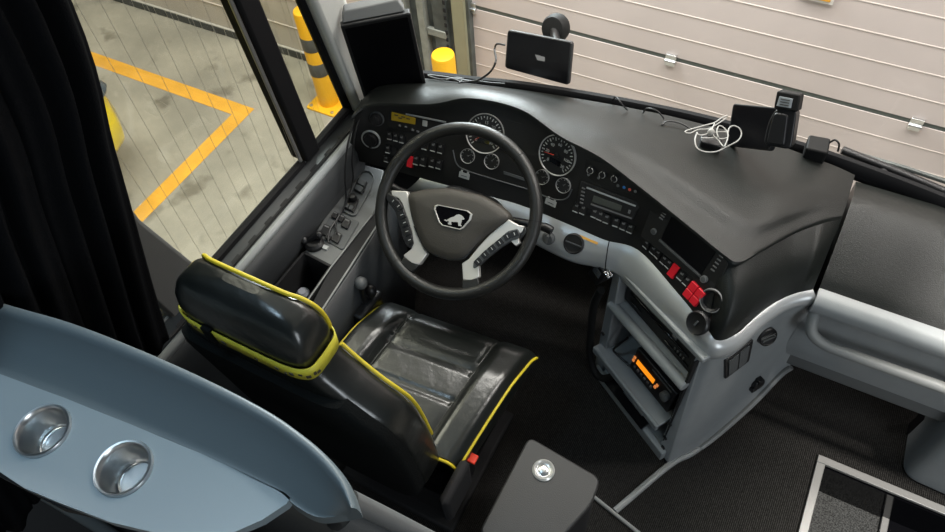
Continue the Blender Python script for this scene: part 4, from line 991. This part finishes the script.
# adapter with white cable coil
ad = at(710, 143, z=.83)
b = MB(); b.prism(rnd([at(x, y, z=.84) for x, y in ((700, 136), (722, 140), (721, 149), (700, 144))], .01, 3), UP3, -.03, .008)
tag(b.build('adapter', 'black', bev=.003), 'small black adapter box under the white cable on dashboard', 'adapter')
wz = lambda pts, z: spl([at(640+x/4.295, 70+y/4.295, z=z+.002*math.sin(i*1.7)) for i, (x, y) in enumerate(pts)], 6)
b = MB()
b.tube(wz([(376, 196), (350, 206), (320, 226), (270, 240), (196, 262), (214, 272), (250, 256), (300, 250), (372, 206)], .868), .0018, 8)
b.tube(wz([(240, 272), (262, 280), (300, 272), (340, 266), (372, 268), (378, 288), (350, 296), (330, 290), (300, 292), (262, 292)], .872), .0018, 8)
b.tube(wz([(320, 230), (308, 262), (318, 284), (340, 306), (358, 328), (368, 318), (378, 280), (362, 250), (340, 240), (330, 262), (336, 290)], .876), .0018, 8)
b.tube(wz([(246, 268), (236, 300), (246, 336), (282, 352), (330, 350), (376, 328), (420, 304), (436, 276), (426, 250), (400, 240), (382, 252), (376, 280)], .870), .0020, 8)
b.ball(at(640+304/4.295, 70+270/4.295, z=.874), (.010, .010, .014))
tag(b.build('white_cable', 'cable'), 'white charging cable coiled in loops on the dashboard top', 'cable')
# dark tablet and toll box at right on the windscreen edge
rn = V((-.745, -.579, .331)).normalized(); ro = V((.017, .49, .90))
rq = [at(x, y, o=ro, n=rn) for x, y in ((733, 103.5), (781, 108), (770, 151), (726, 146))]
RB = thing('small_tablet', 'small matte black tablet leaning on windscreen beside the toll box', 'tablet', (ro.x, ro.y, .80))
b = MB(); b.prism(rnd(rq, .010, 4), rn, -.014, 0); b.build('case', 'blackm', RB, bev=.002)
rc_ = sum(rq, V())/4; b = MB(); b.prism(rnd([rc_+(p-rc_)*.93 for p in rq], .006, 3), rn, -.001, .001); b.build('screen', 'screen', RB)
TBX = thing('toll_box', 'black toll box with small grey label standing at the windscreen edge', 'toll device', (.09, .46, .80))
tn = V((-.15, -.85, .5)).normalized(); to = CAM+ray(781, 122)*1.80
def toll(pts, name, m, a, c, r, par=TBX): 
    b = MB(); b.prism(rnd([at(x, y, o=to, n=tn) for x, y in pts], r, 4), tn, a, c); return b.build(name, m, par, bev=.004, seg=3)
toll([(776, 108), (797, 110), (791, 150), (763, 145), (768, 122)], 'body', 'black', -.05, .0, .016)
toll([(775, 112), (789, 114), (785, 146), (767, 143), (771, 124)], 'front_cover', 'black', -.001, .008, .010)
toll([(777.5, 90.5), (801, 94.5), (798, 112), (774, 108.5)], 'head', 'rubber', -.045, .006, .006)
lb = toll([(780, 96), (793.5, 98.5), (791.5, 108), (777, 105.5)], 'label', 'label', .005, .0075, .001)
b = MB()
for k in range(3):
    y0 = 98.6+k*2.6; q = [at(x, y, o=to+tn*.008, n=tn) for x, y in ((781-k*.6, y0), (790-k*.6, y0+1.6), (789.8-k*.6, y0+2.5), (780.8-k*.6, y0+.9))]; b.prism(q, tn, 0, .0008)
b.build('label_lines', 'hubm', lb)
# little sensor box and wipers
sb = [at(x, y, z=.825) for x, y in ((808, 137), (830, 141), (827, 156), (805, 151))]
b = MB(); b.prism(rnd(sb, .008, 3), UP3, -.035, .01); tag(b.build('sensor_box', 'rubber', bev=.004), 'small ribbed black box on the sill between toll box and wiper', 'box')
b = MB(); b.tube(spl([at(x, y, z=z) for x, y, z in ((829, 143, .83), (835, 140, .85), (839, 144, .845), (838, 151, .80))], 5), .0028, 8); tag(b.build('sensor_cable', 'black'), 'short curled black cable from the small ribbed box', 'cable')
WP = thing('wiper', 'black windscreen wiper lying outside along the bottom of the glass', 'wiper', (.5, .66, .72))
wy = .64
w0, w1, w2 = at(835, 158, y=wy), at(880, 180, y=wy), at(945, 203, y=wy)
b = MB(); b.tube([at(842, 150, y=wy+.02), at(905, 175, y=wy+.02), at(950, 194, y=wy+.02), at(1000, 214, y=wy+.02)], .012, 10); b.build('arm', 'black', WP)
b = MB(); b.tube([at(860, 155, y=wy+.04), at(905, 168, y=wy+.04), at(950, 183, y=wy+.04), at(1000, 200, y=wy+.04)], .007, 8); b.build('blade_rail', 'track', WP)
b = MB(); b.tube([w0, w1, w2, at(1000, 226, y=wy)], .009, 8); b.build('blade', 'rubber', WP)
b = MB(); b.ball(at(880, 177, y=wy), (.02, .02, .03)); b.build('pivot', 'black', WP)
# ------------------------------------------------------------------ things in the console shelves
RD = thing('two_way_radio', 'black two way radio with lit orange display in the console shelf', 'radio', spt(.225, .20, -.05))
b = MB(); RFm = SF @ Matrix.Translation((.228, .285, -.012)) @ Matrix.Rotation(rad(-10), 4, 'X'); b.box((0, 0, -.045), (.185, .105, .09), 0, RFm); b.build('body', 'black', RD, bev=.004)
b = MB(); b.box((-.032, .004, .001), (.082, .020, .002), 0, RFm); b.build('display', 'lcdo', RD)
for x, y in ((-.085, .010), (-.086, -.006), (.020, -.008), (.024, .006)):
    b = MB(); b.box((x, y, .002), (.009, .010, .004), 0, RFm); b.build('lit_key', 'ledo', RD, bev=.001)
for k in range(6):
    b = MB(); b.box((-.072+k*.016, -.024, .002), (.009, .009, .005), 0, RFm); b.build('key', 'dim' if k % 2 else 'dgrey', RD, bev=.001)
b = MB(); b.lathe(RFm @ Matrix.Translation((.065, .01, 0)), [(.016, 0), (.015, .016), (.012, .018)], 20); b.build('volume_knob', 'dgrey', RD)
b = MB(); b.box((.03, .040, .001), (.09, .005, .003), 0, RFm); b.build('slot', 'dgrey', RD)
b = MB(); ff = SF @ Matrix.Translation((.175, .085, -.03)) @ Matrix.Rotation(rad(-62), 4, 'X'); b.box((0, 0, 0), (.20, .13, .012), 0, ff); b.box((.02, -.02, .007), (.10, .03, .002), 1, ff); b.box((-.02, .03, .007), (.14, .004, .002), 1, ff)
tag(b.build('folder', ['gloss', 'dgrey'], bev=.002), 'glossy black folder lying in the lowest console shelf', 'folder')
# microphone handset hung at the console corner, with its thick lead
HM = thing('microphone', 'black hand microphone clipped at the console corner above its lead', 'microphone', at(604, 272, z=.56))
hc = spt(-.045, .60, .012)
HFm = SF @ Matrix.Translation((-.028, .575, .026)) @ Matrix.Rotation(rad(-14), 4, 'Z')
b = MB(); b.prism(rnd([HFm @ V(p) for p in ((-.026, -.05, 0), (.020, -.055, 0), (.030, .045, 0), (-.020, .05, 0))], .012, 4), sn, -.03, .012); b.build('body', 'black', HM, bev=.004)
b = MB()
for k in range(4): b.box((.0, .028-.010*k, .013), (.030, .004, .003), 0, HFm)
b.build('grille', 'dgrey', HM)
b = MB(); b.box((.030, .048, .004), (.022, .012, .02), 0, HFm); b.build('clip', 'chrome', HM, bev=.002)
lead = [(601, 290, .50), (594, 305, .44), (591, 330, .30), (590, 352, .18), (594, 370, .10), (602, 380, .10), (611, 377, .14)]
lp_ = [at(x, y, o=so+sn*.03, n=sn) for x, y, z in lead]; lp_[-1] = lp_[-1]-sn*.05; lp_[-2] = lp_[-2]-sn*.01
b = MB(); b.tube(spl(lp_, 8), .0125, 10); b.build('lead', 'rubber', HM)
wr = [spt(.09, .33, -.02), spt(.075, .28, .0), spt(.065, .24, .004), spt(.07, .205, -.01), spt(.12, .20, -.02)]
b = MB(); b.tube(spl(wr, 6), .004, 8); tag(b.build('radio_cable', 'black'), 'thin black cable hanging left of the two way radio', 'cable')
# ------------------------------------------------------------------ light
w = bpy.data.worlds.new('world'); scn.world = w; w.use_nodes = True
w.node_tree.nodes['Background'].inputs['Color'].default_value = (.62, .80, 1.0, 1)
w.node_tree.nodes['Background'].inputs['Strength'].default_value = .06
def area(name, loc, target, sx, sy, e, c=(1, 1, 1)):
    l = bpy.data.lights.new(name, 'AREA'); l.shape = 'RECTANGLE'; l.size = sx; l.size_y = sy; l.energy = e; l.color = c
    o = bpy.data.objects.new(name, l); col.objects.link(o); o.location = loc
    o.rotation_euler = (V(target)-V(loc)).to_track_quat('-Z', 'Y').to_euler(); return o
area('garage_lamp_front', (-.4, 1.75, 3.5), (-.3, 1.0, 0), 2.6, .3, 115, (1, .96, .91))
area('garage_lamp_left', (-4.5, .5, 4.6), (-3.6, .8, -1.3), 3, 4, 300, (1, .97, .88))
area('door_wall_lamp', (1.2, .95, 4.2), (.6, 2.3, 0), 6, .5, 310, (1, .95, .92))
sl = bpy.data.lights.new('entrance_spot', 'SPOT'); sl.energy = 1000; sl.spot_size = rad(34); sl.spot_blend = .35; sl.shadow_soft_size = .12; sl.color = (1, .96, .90)
so_ = bpy.data.objects.new('entrance_spot', sl); col.objects.link(so_); so_.location = (1.744, -.1, 3.9); so_.rotation_euler = (V((.85, -.05, 0))-V(so_.location)).to_track_quat('-Z', 'Y').to_euler()
area('dash_fill', (-1.6, 2.1, 1.6), (-.6, .4, .8), .9, .25, 115, (.86, .96, 1))  # added cool light for the highlight on the left dash top
area('console_fill', (2.2, -1.7, 1.9), (.2, .0, .4), .9, .9, 25, (.88, .95, 1))  # added soft fill for the console side, not a fitted lamp
area('ledge_fill', (-.9, -.85, 3.2), (-.8, -.9, 1.2), 1.2, .25, 24, (.60, .82, 1.0))  # added blue fill from above the ledge, no window there
vs = scn.view_settings
vs.view_transform = 'Standard'; vs.look = 'None'; vs.gamma = 1; vs.use_curve_mapping = False; vs.exposure = 0
scn.cycles.use_denoising = True
scn.cycles.max_bounces = 8; scn.cycles.transparent_max_bounces = 12
